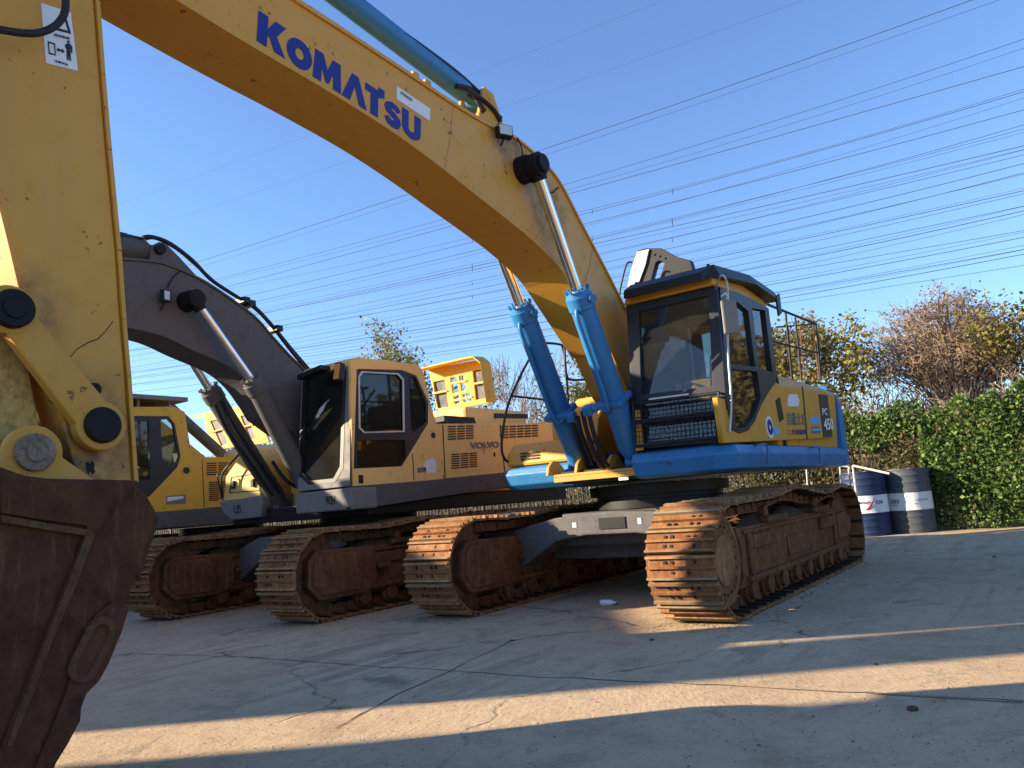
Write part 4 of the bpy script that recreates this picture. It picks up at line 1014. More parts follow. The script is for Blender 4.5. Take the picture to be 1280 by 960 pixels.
# body behind the cab
bp = ply('engine_side_panel', [[(545.7, 530), (671, 529), (700, 529), (700, 583), (637, 590.5), (553.9, 598.6)]], VS, 'vyel', V, .05, off=-.004, bev=.004)
m = MB(); zb = oy(600, 529.5, VS).z
m.box((-2.3, -5.6, 1.3), (.38, VS-.06, zb-.01)); m.build('engine_housing', 'vyel', V, bev=.03)
m = MB(); m.prismz([(-2.3, -2.85), (-2.7, -3.3), (-2.8, -4.25), (-2.7, -5.2), (-2.3, -5.65)], 1.15, 2.25); m.build('counterweight', 'grey', V, bev=.06)
def louvers(rects, y, parent, mat='black', name='louver_vent'):
    for (u0, v0, u1, v1, nx, nz, sl) in rects:
        m = MB(); A = oy(u0, v0, y); B = oy(u1, v0+sl, y); C = oy(u0, v1, y)
        dx = (B-A); dz = (C-A)
        for i in range(nx):
            for j in range(nz):
                p = A+dx*((i+.08)/nx)+dz*((j+.15)/nz); ex = dx*(.84/nx); ez = dz*(.55/nz); o = Vector((0, .004, 0))
                vs = [p, p+ex, p+ex+ez, p+ez]; vs += [q+o for q in vs]
                m.add(vs, [(0, 1, 2, 3), (4, 7, 6, 5), (0, 4, 5, 1), (1, 5, 6, 2), (2, 6, 7, 3), (3, 7, 4, 0)])
        m.build(name, mat, parent)
louvers([(559, 532, 592.5, 551, 3, 6, -1), (626, 532, 673, 549, 5, 5, -1.5), (563.5, 567, 597, 587, 3, 7, -2)], VS+.0, bp)
txt('lettering', 'VOLVO', 'decalgrey', VS, (587, 553), (588, 561.5), (623, 551.5), bp, off=.006, bold=.04)
for (a, b) in (((553, 531), (556, 597.5)), ((624.5, 531), (630.5, 590)), ((515, 567), (517, 600))):
    w_ = 1; ply('seam', [[a, (a[0]+w_, a[1]), (b[0]+w_, b[1]), b]], VS, 'decalblack', bp, .003, off=.003)
quad_on_y('peeling_sticker', [(531, 577), (540, 573), (544, 575), (545, 590), (534, 592), (530, 586)], VS, 'white', bp)
quad_on_y('peeling_sticker', [(521.5, 585), (532, 584), (532.3, 590), (522, 591)], VS, 'decalgrey', bp)
q = oy(618, 568, VS); MB().box((q.x-.012, VS, q.z-.03), (q.x+.012, VS+.012, q.z+.03)).build('panel_latch', 'black', bp)
# upper engine cover with slots and the raised panel
m = MB(); m.box((-2.2, -5.2, zb-.01), (-.55, -3.3, 2.62)); ub = m.build('upper_engine_cover', 'vyel', V, bev=.05)
louvers([(617, 515, 660, 526, 14, 1, 1)], -3.298, ub)
m = MB(); m.box((-.5, -3.7, zb-.008), (.2, -3.1, zb+.14)); m.tube([(.0, -3.0, zb), (-.05, -3.0, zb+.1), (-.35, -3.0, zb+.1), (-.4, -3.0, zb)], .012, 8); m.build('air_filter', 'black', V, bev=.03)
rh = -1.5
rc = plx('raised_engine_cover', [[(536, 462), (590, 451.5), (603, 449), (610.5, 455), (618, 502), (586, 507.5), (548, 514)],
   [(541, 477), (556, 474), (561, 509), (546, 511)], [(590, 463), (604, 460), (610, 497.5), (594, 500.5)],
   [(562, 472), (570, 470), (574, 490), (565, 492)], [(573, 469.5), (579, 468.3), (583, 488), (576, 489.5)], [(566, 495), (574, 493), (576, 504), (568, 506)], [(577, 492.5), (588, 490), (590, 501), (579, 503.5)]], rh, 'tyel', V, .05, bev=.006)
m = MB()
e = [ox(u, v, rh) for u, v in ((534, 463), (590, 450), (604, 447.5), (613, 455), (620.5, 503))]
for i in range(len(e)-1):
    a, b = e[i], e[i+1]; o = Vector((.28, 0, -.02)); t = Vector((0, 0, .02))
    m.add([a, b, b+o, a+o, a+t, b+t, b+o+t, a+o+t], [(0, 1, 2, 3), (4, 5, 6, 7), (0, 1, 5, 4), (1, 2, 6, 5), (2, 3, 7, 6), (3, 0, 4, 7)])
m.build('cover_rim', 'tyel', rc)
m = MB()
for q4 in (((541, 477), (556, 474), (561, 509), (546, 511)), ((590, 463), (604, 460), (610, 497.5), (594, 500.5))):
    a = [ox(u, v, rh-.035) for u, v in q4]; m.add(a, [(0, 1, 2, 3)])
m.split('foam_lining', 'grey', rc)
m = MB()
for q2 in (((541, 492), (559, 488.5)), ((592, 480), (608, 477)), ((562, 480), (583, 476)), ((565, 501), (590, 496))):
    m.tube([ox(*q2[0], rh+.01), ox(*q2[1], rh+.01)], .018, 6)
m.split('cover_rib', 'vyel', rc)
# boom
v_t = [(147, 325), (180, 327), (205, 331), (235, 343), (260, 356), (300, 383), (322, 401), (342, 424), (362, 446), (385, 468)]
v_b = [(154, 409), (200, 419), (241, 438), (284, 457), (308, 476), (326, 500), (338, 520)]
vy1, vy0 = -3.97, -4.45
T = tr(v_t, vy1); B = tr(v_b, vy1)
out = [(7.35, 3.55), (7.3, 3.85), (7.0, 3.98)]+sm2(T)+[(1.35, 2.55), (1.0, 2.0), (1.1, 1.75), (1.4, 1.75), (1.9, 2.05)]+sm2(B[::-1])+[(6.9, 3.45)]
m = MB(); m.prism(out, vy0, vy1); vboom = m.build('boom', 'grey', V, bev=.01, ang=50)
m = MB(); S = sm2(T)
for i in range(len(S)-1):
    a, b = Vector((S[i][0], 0, S[i][1])), Vector((S[i+1][0], 0, S[i+1][1])); c = (a+b)/2; m.obox((c.x, (vy0+vy1)/2, c.z+.012), (b-a)/2*1.02, (0, (vy1-vy0)/2+.02, 0), (0, 0, .012))
m.build('boom_flange', 'grey', vboom)
# arm cylinder lug at the elbow, arm cylinder, hoses
m = MB()
for y in (-4.34, -4.08):
    lo_ = tr([(150, 322), (196, 328), (240, 345)], vy1)
    m.prism(tr([(184, 333), (187, 308), (197, 303), (206, 306), (222, 322), (243, 345)], -4.1), y-.02, y+.02)
m.split('cylinder_lug', 'grey', vboom, bev=.01)
m = MB(); a = oy(195, 316, -4.2); b = oy(146, 309, -4.2); dv = (b-a).normalized(); m.tube([a, a+dv*.1, a+dv*.15, a+dv*1.9, a+dv*1.95, a+dv*2.05], [.07, .09, .125, .125, .14, .14], 24)
vac = m.build('arm_cylinder', 'grey', V, smooth=40); MB().cyl(a+dv*2.0, a+dv*2.9, .055, 16).build('piston_rod', 'chrome', vac, smooth=60)
m = MB(); c = oy(199, 312, -4.05); m.cyl((c.x, -4.4, c.z), (c.x, -4.0, c.z), .06, 16); m.build('cylinder_pin', 'grease', vboom, smooth=40)
m = MB()
m.tube(smooth_pts([oy(u, v, -4.1) for u, v in ((178, 297), (190, 296), (212, 304), (240, 325), (262, 348), (285, 364), (306, 377), (322, 388), (342, 410), (362, 436), (384, 463))], 4), .024, 8)
m.tube(smooth_pts([oy(u, v, -4.25) for u, v in ((180, 299), (195, 298), (222, 312), (250, 336), (275, 358), (300, 373), (318, 383), (340, 406), (362, 433), (386, 461))], 4), .02, 8)
m.build('boom_hose', 'rubber', vboom, smooth=60)
m = MB()
for u, v in ((302, 377), (309, 381), (343, 412)): m.obox(oy(u, v, -4.15), (.05, 0, 0), (0, .12, 0), (0, 0, .04))
for u, v in ((152, 293), (163, 296), (172, 298)): m.obox(oy(u, v+2, -4.2), (.05, 0, 0), (0, .05, 0), (0, 0, .03))
m.split('hose_clamp', 'black', vboom, bev=.01)
c = oy(207, 370, -3.9); m = MB(); m.obox(c, (.05, .01, 0), (-.01, .03, 0), (0, 0, .07)); m.tube([c+Vector((0, 0, -.05)), c+Vector((.03, -.05, -.16))], .012, 6); lm_ = m.build('work_light', 'black', vboom, bev=.01)
m = MB(); m.obox(c+Vector((0, .031, 0)), (.036, .007, 0), (-.001, .003, 0), (0, 0, .05)); m.build('lamp_lens', 'silver', lm_)
m = MB(); m.tube(smooth_pts([oy(209, 360, -3.94), oy(218, 345, -3.95), oy(226, 339, -3.95)], 4), .008, 6).build('lamp_cable', 'rubber', vboom)
# boom cylinders
pcv = oy(243, 374, -3.8)
m = MB(); m.cyl((pcv.x, -4.62, pcv.z), (pcv.x, -3.72, pcv.z), .07, 18)
m.cyl((pcv.x, -3.97, pcv.z), (pcv.x, -3.86, pcv.z), .12, 20); m.build('cylinder_pin', 'grease', vboom, smooth=40)
yn = -3.80; t_, m_, b_ = oy(250, 377, yn), oy(315, 476, yn), oy(388, 616, yn)
c3, _d = boom_cyl((pcv.x, yn, pcv.z), m_, b_, .05, .118, V, ('grey', 'chrome', 'grease'))
yf = -4.64; m2, b2 = oy(262, 487, yf), oy(350, 628, yf); d_ = (m2-b2).normalized()
c4, _d = boom_cyl(b2+d_*(b_-Vector((pcv.x, yn, pcv.z))).length, m2, b2, .05, .118, V, ('grey', 'chrome', 'grease'))
for c, y, px in ((c3, yn-.13, ((318, 486), (330, 520), (352, 560), (372, 600))), (c4, yf+.13, ((268, 505), (285, 540), (310, 575), (340, 620)))):
    m = MB(); m.tube(smooth_pts([oy(u, v, y) for u, v in px], 4), .022, 8); m.tube(smooth_pts([oy(u+9, v-4, y) for u, v in px], 4), .022, 8); m.build('hydraulic_hose', 'rubber', c, smooth=60)
m = MB()
for k in range(3): m.tube(smooth_pts([Vector((2.1-.2*k, -4.5+.1*k, 1.9)), Vector((2.0-.1*k, -4.3, 1.6)), Vector((1.6, -4.2+.1*k, 1.45)), Vector((1.2, -4.2, 1.6+.1*k))], 5), .025, 8)
m.box((.9, -4.6, 1.3), (1.3, -3.9, 1.62)); m.build('swing_motor', 'black', V, bev=.01)
# arm and bucket beyond the frame
m = MB(); m.prism([(7.1, 4.6), (6.8, 4.4), (6.9, 3.4), (6.7, 1.4), (6.9, 1.25), (7.1, 1.35), (7.5, 2.9), (7.6, 3.9)], -4.4, -4.05); va = m.build('arm', 'grey', V, bev=.02)
m = MB()
for y in (-4.55, -3.95): m.prism([(7.35, 2.5), (7.5, 2.45), (6.98, 1.5), (6.85, 1.6)], y-.03, y+.03)
m.split('guide_link', 'grey', V, bev=.01)
m = MB(); m.prism([(6.6, 1.35), (7.3, 1.4), (7.9, 1.2), (8.1, .7), (7.9, .2), (7.3, .03), (7.05, .15), (6.85, .8)], -4.95, -3.55); m.build('bucket', 'bucket', V, bev=.03)
# right front box with lamps, rail and number
bx = 2.0
bc_ = plx('tool_box', [[(303, 557), (318, 562), (324, 580), (324.5, 621), (280, 625), (283, 596), (298, 575)]], bx, 'vyel', V, .7, bev=.015)
plx('box_door', [[(288.5, 596), (324, 591), (325, 613.5), (287, 616.5)], [(290, 597.2), (323, 592.6), (323.8, 612.4), (288.6, 615.2)]], bx, 'grey', bc_, .01, off=.006)
for u, v in ((293, 606), (317.5, 603.5)):
    q = ox(u, v, bx); MB().obox(q+Vector((.02, 0, 0)), (.02, 0, 0), (0, .035, 0), (0, 0, .055)).build('lamp', 'black', bc_, bev=.01)
m = MB(); m.box((.0, -5.62, 1.3), (1.28, -4.95, 2.05)); m.build('fuel_tank', 'vyel', V, bev=.05)
rs = plx('front_skirt', [[(276, 630), (324.5, 622), (324.5, 643.5), (289, 648), (280, 640)]], bx+.04, 'lgrey', V, .6, bev=.03)
text('unit_number', 'U5', 'decalblack', rs, ox(292, 632, bx+.04), ox(293, 642, bx+.04), ox(301, 631, bx+.04), off=.004, bold=.02)
ps = ox(300, 627, bx+.08)
m = MB(); m.tube(smooth_pts([oy(304, 559, -5.0), oy(297, 570, -5.2), oy(279, 590, -5.5), oy(277, 605, -5.55), oy(279, 622, -5.55)], 4), .014, 8)
m.tube(smooth_pts([oy(279, 594, -5.55), oy(272, 594, -5.6), oy(275, 610, -5.6), oy(277, 624, -5.6)], 4), .012, 8)
m.build('front_handrail', 'black', V, smooth=60)
m = MB(); m.box((.6, -4.9, 1.3), (1.5, -4.6, 2.1)); m.box((.9, -3.95, 1.9), (1.1, -3.85, 2.3)); m.split('valve_cover', 'vyel', V, bev=.02)

# ------------------------------------------------------------------ third machine, deeper yellow
TX, TY = .1, -8.6
W = empty('excavator', (TX, TY, 0), 'deep yellow crawler excavator with a dark canopy over its cab, farthest of the row', 'excavator', 'excavators parked side by side')
crawler(W, -7.3, .6, 2.7, -2.4, front='cover', seed=21)
crawler(W, -9.9, .6, 2.7, -2.4, front='cover', seed=22)
m = MB(); m.box((-.9, -9.6, .45), (1.1, -7.6, .9)); m.build('car_body', 'frame', W, bev=.02)
MB().lathe((TX, TY, .9), [(.66, 0), (.72, .01), (.72, .2), (.6, .21)], 32).build('slew_ring', 'black', W, smooth=30)
TS = -7.2
ply('side_skirt', [[(150, 645), (198, 640), (275, 634), (330, 628), (330, 650), (275, 655), (198, 660), (150, 664)]], TS, 'grey', W, .1, bev=.01)
m = MB(); m.box((-2.9, -10.0, 1.12), (2.2, -7.3, 1.32)); m.build('deck', 'black', W)
cs = ply('cab_side', [[(140, 508), (165, 509), (218, 509), (230.5, 515), (239.7, 572), (252, 572.5), (256, 635), (198, 639.5), (140, 643)],
   [(142, 519), (211, 519.6), (219, 529), (226.6, 570), (222.5, 584), (187, 621.6), (142, 624)]], TS, 'tyel', W, .05, bev=.008)
ply('cab_door', [[(142, 518.6), (212, 519.2), (220, 529), (227.5, 570), (223.5, 585), (188, 622.5), (142, 625)],
   [(150, 526), (186, 526), (188, 600), (150, 602)], [(201, 524), (210, 523.5), (216, 530), (224, 569), (222, 577), (215, 584), (203, 574)]], TS, 'seal', W, .04, off=-.006)
ply('door_glass', [[(150, 526), (186, 526), (188, 600), (150, 602)]], TS, 'dglass', W, .006, off=-.03)
ply('rear_side_glass', [[(201, 524), (210, 523.5), (216, 530), (224, 569), (222, 577), (215, 584), (203, 574)]], TS, 'glass', W, .006, off=-.03)
q0, q1 = oy(165, 509, TS), oy(230, 513, TS)
m = MB(); m.box((q1.x, -8.25, q1.z-.08), (2.7, TS-.05, q1.z+.02)); m.build('cab_roof', 'tyel', W, bev=.03)
m = MB(); m.box((q1.x-.05, -8.25, 1.3), (q1.x, TS-.06, 2.3)); m.box((q1.x, -8.25, 1.3), (2.6, -8.2, 2.0)); m.box((2.5, -8.25, 2.0), (2.58, -8.2, 3.0)); m.box((q1.x, -8.25, 1.3), (2.6, TS-.06, 1.4)); m.build('cab_shell', 'seal', W)
m = MB(); m.box((2.56, -8.2, 1.4), (2.6, TS-.06, 1.5)); m.box((2.56, -7.35, 1.5), (2.6, TS-.06, 2.95)); m.split('windshield_frame', 'seal', W)
m = MB(); m.obox((1.9, -7.75, 1.85), (.25, 0, 0), (0, .24, 0), (0, 0, .08)); m.obox((1.62, -7.75, 2.25), (.07, 0, 0), (0, .23, 0), (-.07, 0, .38)); m.build('operator_seat', 'seat', W, bev=.03)
cz_ = oy(234, 500, TS+.05)
m = MB(); m.box((cz_.x, -8.35, cz_.z-.03), (2.9, TS+.08, cz_.z+.04))
for x in (cz_.x+.25, 2.4):
    for y in (-8.1, TS-.05): m.cyl((x, y, q1.z), (x, y, cz_.z), .025, 8)
m.build('canopy', 'lgrey', W, bev=.012)
q = oy(203, 508, TS); MB().lathe((q.x, TS-.3, q1.z+.02), [(.06, 0), (.06, .06), (.03, .08)], 12).build('beacon', 'red', W)
pn3 = ply('engine_side_panel', [[(239.7, 572), (320, 571), (340, 571), (340, 628), (256, 635)]], TS, 'tyel', W, .05, off=-.005, bev=.004)
z3 = oy(260, 572, TS).z
m = MB(); m.box((-2.6, -10.0, 1.3), (oy(242, 572, TS).x-.05, TS-.06, z3-.01)); m.build('engine_housing', 'tyel', W, bev=.03)
m = MB(); m.prismz([(-2.55, -7.25), (-2.95, -7.7), (-3.05, -8.6), (-2.95, -9.5), (-2.55, -9.98)], 1.15, 2.3); m.build('counterweight', 'grey', W, bev=.05)
louvers([(257, 578, 286, 595, 2, 6, -.5), (260, 602, 275, 627, 1, 10, -.5), (277, 601, 290, 626, 1, 10, -.5)], TS, pn3)
quad_on_y('bright_sticker', [(207.5, 620), (232, 618), (232.3, 629), (208, 631)], TS, 'lgrey', cs)
quad_on_y('bright_sticker', [(209, 621.5), (229, 620), (229, 623), (209, 627)], TS, 'white', cs, .008)
q = oy(232.7, 588, TS); MB().cyl((q.x, TS, q.z), (q.x, TS+.02, q.z), .05, 16).build('fuel_cap', 'black', W)
for a, b in (((252, 574), (255, 634)),): ply('seam', [[a, (a[0]+.8, a[1]), (b[0]+.8, b[1]), b]], TS, 'decalblack', pn3, .003, off=.004)
m = MB(); m.box((-2.4, -9.6, z3), (-.8, -7.7, 2.55)); m.lathe((.5, -7.6, z3), [(.17, 0), (.18, .02), (.16, .12), (.05, .18)], 20); m.split('upper_engine_cover', 'vyel', W, bev=.06, smooth=40)
rh = -1.7
rc = plx('raised_engine_cover', [[(237.5, 520.5), (262, 515), (300, 508), (313, 507.5), (322, 515), (336, 553), (296, 558), (262, 563), (256, 522)],
   [(262, 526), (272, 524), (285, 554), (276, 558)], [(300, 520), (308, 518), (320, 548), (312, 550)], [(281, 524), (290, 522), (300, 545), (290, 548)]], rh, 'tyel', W, .05, bev=.006)
m = MB()
for q4 in (((262, 526), (272, 524), (285, 554), (276, 558)), ((300, 520), (308, 518), (320, 548), (312, 550))):
    m.add([ox(u, v, rh-.03) for u, v in q4], [(0, 1, 2, 3)])
m.split('foam_lining', 'lgrey', rc)
m = MB()
for q2 in (((265, 540), (280, 536)), ((303, 534), (316, 531)), ((282, 535), (296, 533))): m.tube([ox(*q2[0], rh+.01), ox(*q2[1], rh+.01)], .02, 6)
m.split('cover_rib', 'vyel', rc)
m = MB(); a, b = oy(228, 524, -8.5), oy(284, 574, -8.5); m.tube([a+(a-b)*.3, b], .1, 16); m.build('lowered_boom_cylinder', 'grey', W, smooth=50)
m = MB(); m.prism([(.3, 1.6), (.2, 2.1), (2.6, 3.9), (3.4, 4.2), (6.8, 3.5), (7.0, 3.2), (3.4, 3.5), (2.8, 3.3), (.8, 1.6)], -8.85, -8.4); m.build('boom', 'tyel', W, bev=.02)
m = MB(); m.prism([(6.9, 4.2), (6.5, 4.0), (6.9, 3.2), (6.6, 1.3), (6.9, 1.2), (7.4, 2.9), (7.3, 3.7)], -8.8, -8.45); m.build('arm', 'tyel', W, bev=.02)
m = MB(); m.prism([(6.5, 1.3), (7.2, 1.4), (7.8, 1.1), (7.9, .6), (7.6, .1), (7.0, .03), (6.8, .6)], -9.3, -7.95); m.build('bucket', 'bucket', W, bev=.03)
# ------------------------------------------------------------------ ground
def sheet(name, pts, z, mat, sub=0):
    m = MB(); m.add([(x, y, z) for x, y in pts], [tuple(range(len(pts)))]); o = m.build(name, mat); tag(o, kind='structure'); return o
sheet('ground', [(-900, -900), (900, -900), (900, 900), (-900, 900)], 0, 'dirt')
YD = .004
sheet('yard', [(-7.7, -60), (60, -60), (60, 60), (-7.7, 60)], YD, 'concrete')
# joints in the concrete: thin sunken-looking dark strips of filler, wandering a little
def joint(pts, w=.007):
    rn = random.Random(len(pts)+int(pts[0][0]*10)); P = []
    for i in range(len(pts)-1):
        a, b = Vector((*pts[i], 0)), Vector((*pts[i+1], 0)); n = max(2, int((b-a).length/.12)); s = Vector((-(b-a).y, (b-a).x, 0)).normalized()
        for k in range(n): P.append(a.lerp(b, k/n)+s*(rn.uniform(-.012, .012)+.03*math.sin(k*.21+i)))
    P.append(Vector((*pts[-1], 0))); vs = []; fs = []
    for i, p in enumerate(P):
        t = (P[min(i+1, len(P)-1)]-P[max(i-1, 0)]).normalized(); s = Vector((-t.y, t.x, 0)); ww = w*rn.uniform(.35, 1)
        vs += [(p.x-s.x*ww, p.y-s.y*ww, YD+.003), (p.x+s.x*ww, p.y+s.y*ww, YD+.003)]
    fs = [(2*i, 2*i+2, 2*i+3, 2*i+1) for i in range(len(P)-1)]
    return vs, fs
m = MB()
def g2(*L): return [(oz(u, v).x, oz(u, v).y) for u, v in L]
for L in (g2((160, 818), (300, 823), (500, 836), (700, 848), (900, 856), (1080, 866), (1280, 880)), g2((420, 912), (500, 870), (560, 843), (640, 800)), g2((1080, 866), (1170, 874), (1280, 878))):
    m.add(*joint(L))
o = m.build('concrete_joints', 'joint'); tag(o, kind='structure')

# ------------------------------------------------------------------ litter
def pebble(name, label, p, r, mat, group):
    bm = bmesh.new(); bmesh.ops.create_icosphere(bm, subdivisions=2, radius=r); rn = random.Random(int(p.x*100))
    for v in bm.verts: v.co *= rn.uniform(.8, 1.15); v.co.z *= .6; v.co += Vector((p.x, p.y, r*.45))
    me = bpy.data.meshes.new(name); bm.to_mesh(me); bm.free(); me.materials.append(MT[mat]); o = bpy.data.objects.new(name, me); COL.objects.link(o)
    return tag(o, label, 'stone', group)
for u, v, r, lab in ((641, 802, .022, 'small dark stone on the concrete below the litter bottle'), (1141, 889, .035, 'small black lump lying on the concrete at lower right'), (1095, 832, .02, 'tiny dark stone on the shaded concrete right of the near track'), (1243, 697, .03, 'small dark stone right of the drums'), (815, 801, .025, 'small brown clod by the near track front')):
    pebble('stone', lab, oz(u, v), r*.75, 'soil', 'loose stones on the yard')
p = oz(762, 757)
t = (oz(774, 757)-oz(751, 757)).normalized(); m = MB(); a = oz(751, 757)+Vector((0, 0, .03)); L = (oz(772, 757)-oz(751, 757)).length
m.tube([a, a+t*.01, a+t*L*.65, a+t*L*.8, a+t*L*.82, a+t*L*.93], [.02, .03, .03, .013, .014, .013], 16)
bo = m.build('bottle', 'white', None, smooth=40); tag(bo, 'pale plastic bottle lying on the concrete under the nearest excavator', 'bottle')
m = MB(); m.cyl(a+t*L*.93, a+t*L*1.0, .016, 12); m.build('cap', 'lblue', bo)

rn = random.Random(9); m = MB(); m.mat('grit')
def grit(x, y, s):
    a = rn.uniform(0, 6.28); ca, sa = math.cos(a)*s, math.sin(a)*s; z = YD
    m.add([(x+ca, y+sa, z), (x-sa*.9, y+ca*.8, z), (x-ca, y-sa, z), (x+sa*.7, y-ca, z), (x+ca*.1, y, z+s*.8)], [(0, 1, 4), (1, 2, 4), (2, 3, 4), (3, 0, 4)])
for k in range(2600):
    u, v = rn.uniform(0, 1300), 690+270*rn.random()**1.3; q = oz(u, v)
    if q.x < 7.5: grit(q.x, q.y, rn.uniform(.002, .006)*(1 if rn.random() < .95 else 1.8))
for x0, x1, yc in ((-2.8, 2.6, 1.37), (-2.8, 2.6, -1.37), (-2, 3.2, -2.98), (-2, 3.2, -5.5)):
    for k in range(500): grit(rn.uniform(x0, x1+.3), yc+rn.choice((-1, 1))*(.3+abs(rn.gauss(0, .12))), rn.uniform(.003, .010))
    for k in range(260): grit(x1-.3+abs(rn.gauss(0, .18)), yc+rn.uniform(-.35, .35), rn.uniform(.003, .010))
o = m.build('gravel', None); tag(o, kind='stuff'); o['label'] = 'loose grit and dried mud flakes scattered on the concrete'; o['category'] = 'gravel'
# ------------------------------------------------------------------ drums
def drum(name, label, u0, u1, vb, dist_x, mat, band):
    c0, c1 = oz((u0+u1)/2, vb), None
    z = (c0-CP).dot(CF); r = (u1-u0)/2*z/FP/1.12; h = r*3.02
    c = c0+Vector((ray((u0+u1)/2, vb).x, ray((u0+u1)/2, vb).y, 0)).normalized()*r*.9
    D = empty('oil_drum', (c.x, c.y, 0), label, 'drum', 'oil drums by the hedge')
    prof = [(r*.9, .012), (r, 0), (r*1.015, .015), (r*1.0, .03)]
    for i in range(1, 60):
        t = i/60; rr = r*(1+.022*max(0, math.sin(t*2*math.pi*9.0))**2*(1 if (t < .3 or t > .68) else 0))
        for c_ in (.34, .655): rr += r*.035*math.exp(-((t-c_)/.012)**2)
        prof.append((rr, .03+(h-.06)*t))
    prof += [(r, h-.03), (r*1.02, h-.015), (r*1.01, h), (r*.97, h), (r*.965, h-.02)]
    b0, b1 = .36*h, .635*h
    m = MB(); m.mat(mat); m.lathe((c.x, c.y, .004), prof, 48)
    m.mat(band)
    o = m.build('shell', None, D, smooth=30)
    me = o.data
    for p in me.polygons:
        if b0 < p.center.z < b1: p.material_index = 1
    m = MB(); m.lathe((c.x, c.y, h-.018), [(r*.02, .0), (r*.96, 0), (r*.96, .004)], 40); m.lathe((c.x+r*.5, c.y+.1, h-.015), [(.04, 0), (.04, .02), (.03, .025)], 16)
    m.build('lid', 'silver', D, smooth=30)
    return D, c, r, h
D1, c1_, r1_, h1_ = drum('oil_drum', 'dark blue oil drum with a white band and swoosh logo, between track and grey drum', 1058, 1118, 671, 0, 'drumblue', 'white')
D2, c2_, r2_, h2_ = drum('oil_drum', 'slate grey oil drum with a white band, beside the hedge', 1113, 1173, 667, 0, 'drumgrey', 'white')
def wrap_text(s, mat, parent, c, r, z0, z1, a0, a1, bold=.02, shp=None):
    """text bent round the drum between angles a0..a1 (degrees, seen from outside left to right)"""
    cu = bpy.data.curves.new('lettering', 'FONT'); cu.body = s; cu.offset = bold; cu.resolution_u = 2
    tmp = bpy.data.objects.new('tmp', cu); COL.objects.link(tmp); bpy.context.view_layer.update()
    me = bpy.data.meshes.new_from_object(tmp.evaluated_get(bpy.context.evaluated_depsgraph_get())); bpy.data.objects.remove(tmp)
    xs = [v.co.x for v in me.vertices]; ys = [v.co.y for v in me.vertices]
    for v in me.vertices:
        t = (v.co.x-min(xs))/(max(xs)-min(xs)); h = (v.co.y-min(ys))/(max(ys)-min(ys)); a = R(a0+(a1-a0)*t)
        v.co = (c.x+(r+.006)*math.cos(a), c.y+(r+.006)*math.sin(a), z0+(z1-z0)*h)
    me.materials.clear(); me.materials.append(MT[mat]); o = bpy.data.objects.new('lettering', me); COL.objects.link(o); par(o, parent)
view = math.degrees(math.atan2(CP.y-c1_.y, CP.x-c1_.x))
wrap_text('Mercury', 'navy', D1, c1_, r1_, h1_*.485, h1_*.555, view-22, view+12)
wrap_text('Oil', 'navy', D1, c1_, r1_, h1_*.49, h1_*.55, view+26, view+46)
# swoosh
m = MB(); vs = []; n = 14
for i in range(n+1):
    t = i/n; a = R(view-2+28*t); z = h1_*(.415+.19*t**1.8); w = .028*math.sin(math.pi*min(1, t*.9+.05))
    for k in (-1, 1): vs.append((c1_.x+(r1_+.007)*math.cos(a), c1_.y+(r1_+.007)*math.sin(a), z+k*w))
m.add(vs, [(2*i, 2*i+2, 2*i+3, 2*i+1) for i in range(n)]); m.build('swoosh_logo', 'red', D1)
view2 = math.degrees(math.atan2(CP.y-c2_.y, CP.x-c2_.x))
wrap_text('润滑油', 'decalgrey', D2, c2_, r2_, h2_*.47, h2_*.54, view2-52, view2-26)
wrap_text('200L', 'red', D2, c2_, r2_, h2_*.43, h2_*.455, view2-50, view2-30, 0)
wrap_text('抗磨液压油', 'decalgrey', D2, c2_, r2_, h2_*.49, h2_*.53, view2+14, view2+50, 0)
wrap_text('46#', 'decalgrey', D2, c2_, r2_, h2_*.44, h2_*.47, view2+10, view2+22, 0)
# pale pipe frame behind the track
m = MB(); xx = -5.6
m.tube(smooth_pts([ox(1006, 584, xx), ox(1015, 580, xx), ox(1058, 583, xx), ox(1061, 588, xx), ox(1063, 604, xx), Vector((xx, ox(1066, 640, xx).y, .0))], 4), .018, 8)
m.tube([ox(1008, 583, xx), Vector((xx, ox(1012, 660, xx).y, 0))], .016, 8); m.tube([ox(1050, 583, xx), Vector((xx, ox(1053, 660, xx).y, 0))], .016, 8)
o = m.build('pipe_rack', 'pipe', None, smooth=60); tag(o, 'low rack of pale bent pipe behind the nearest excavator, left of the drums', 'rack')
m = MB(); m.tube([ox(1066, 582, -6.3), ox(1112, 592, -6.1)], .02, 8); a = ox(1066, 582, -6.3)
m.tube([a, Vector((a.x, a.y-.02, 0))], .02, 8)
o = m.build('leaning_pole', 'pipe', None); tag(o, 'pale pole leaning over the tops of the two oil drums', 'pole')

# ------------------------------------------------------------------ fence
FX = -8.15
Fn = empty('fence', (FX, -8, 0), 'dark metal picket fence running behind all the machines', 'fence')
m = MB(); y = -34
while y < 12:
    m.box((FX-.012, y-.012, .05), (FX+.012, y+.012, 1.75)); y += .125
m.build('pickets', 'fence', Fn)
for z in (.22, 1.55): MB().box((FX-.02, -34, z-.02), (FX+.0, 12, z+.02)).build('rail', 'fence', Fn)
y = -34
while y < 12:
    MB().box((FX-.04, y-.035, 0), (FX+.04, y+.035, 1.85)).build('post', 'fence', Fn); y += 2.5

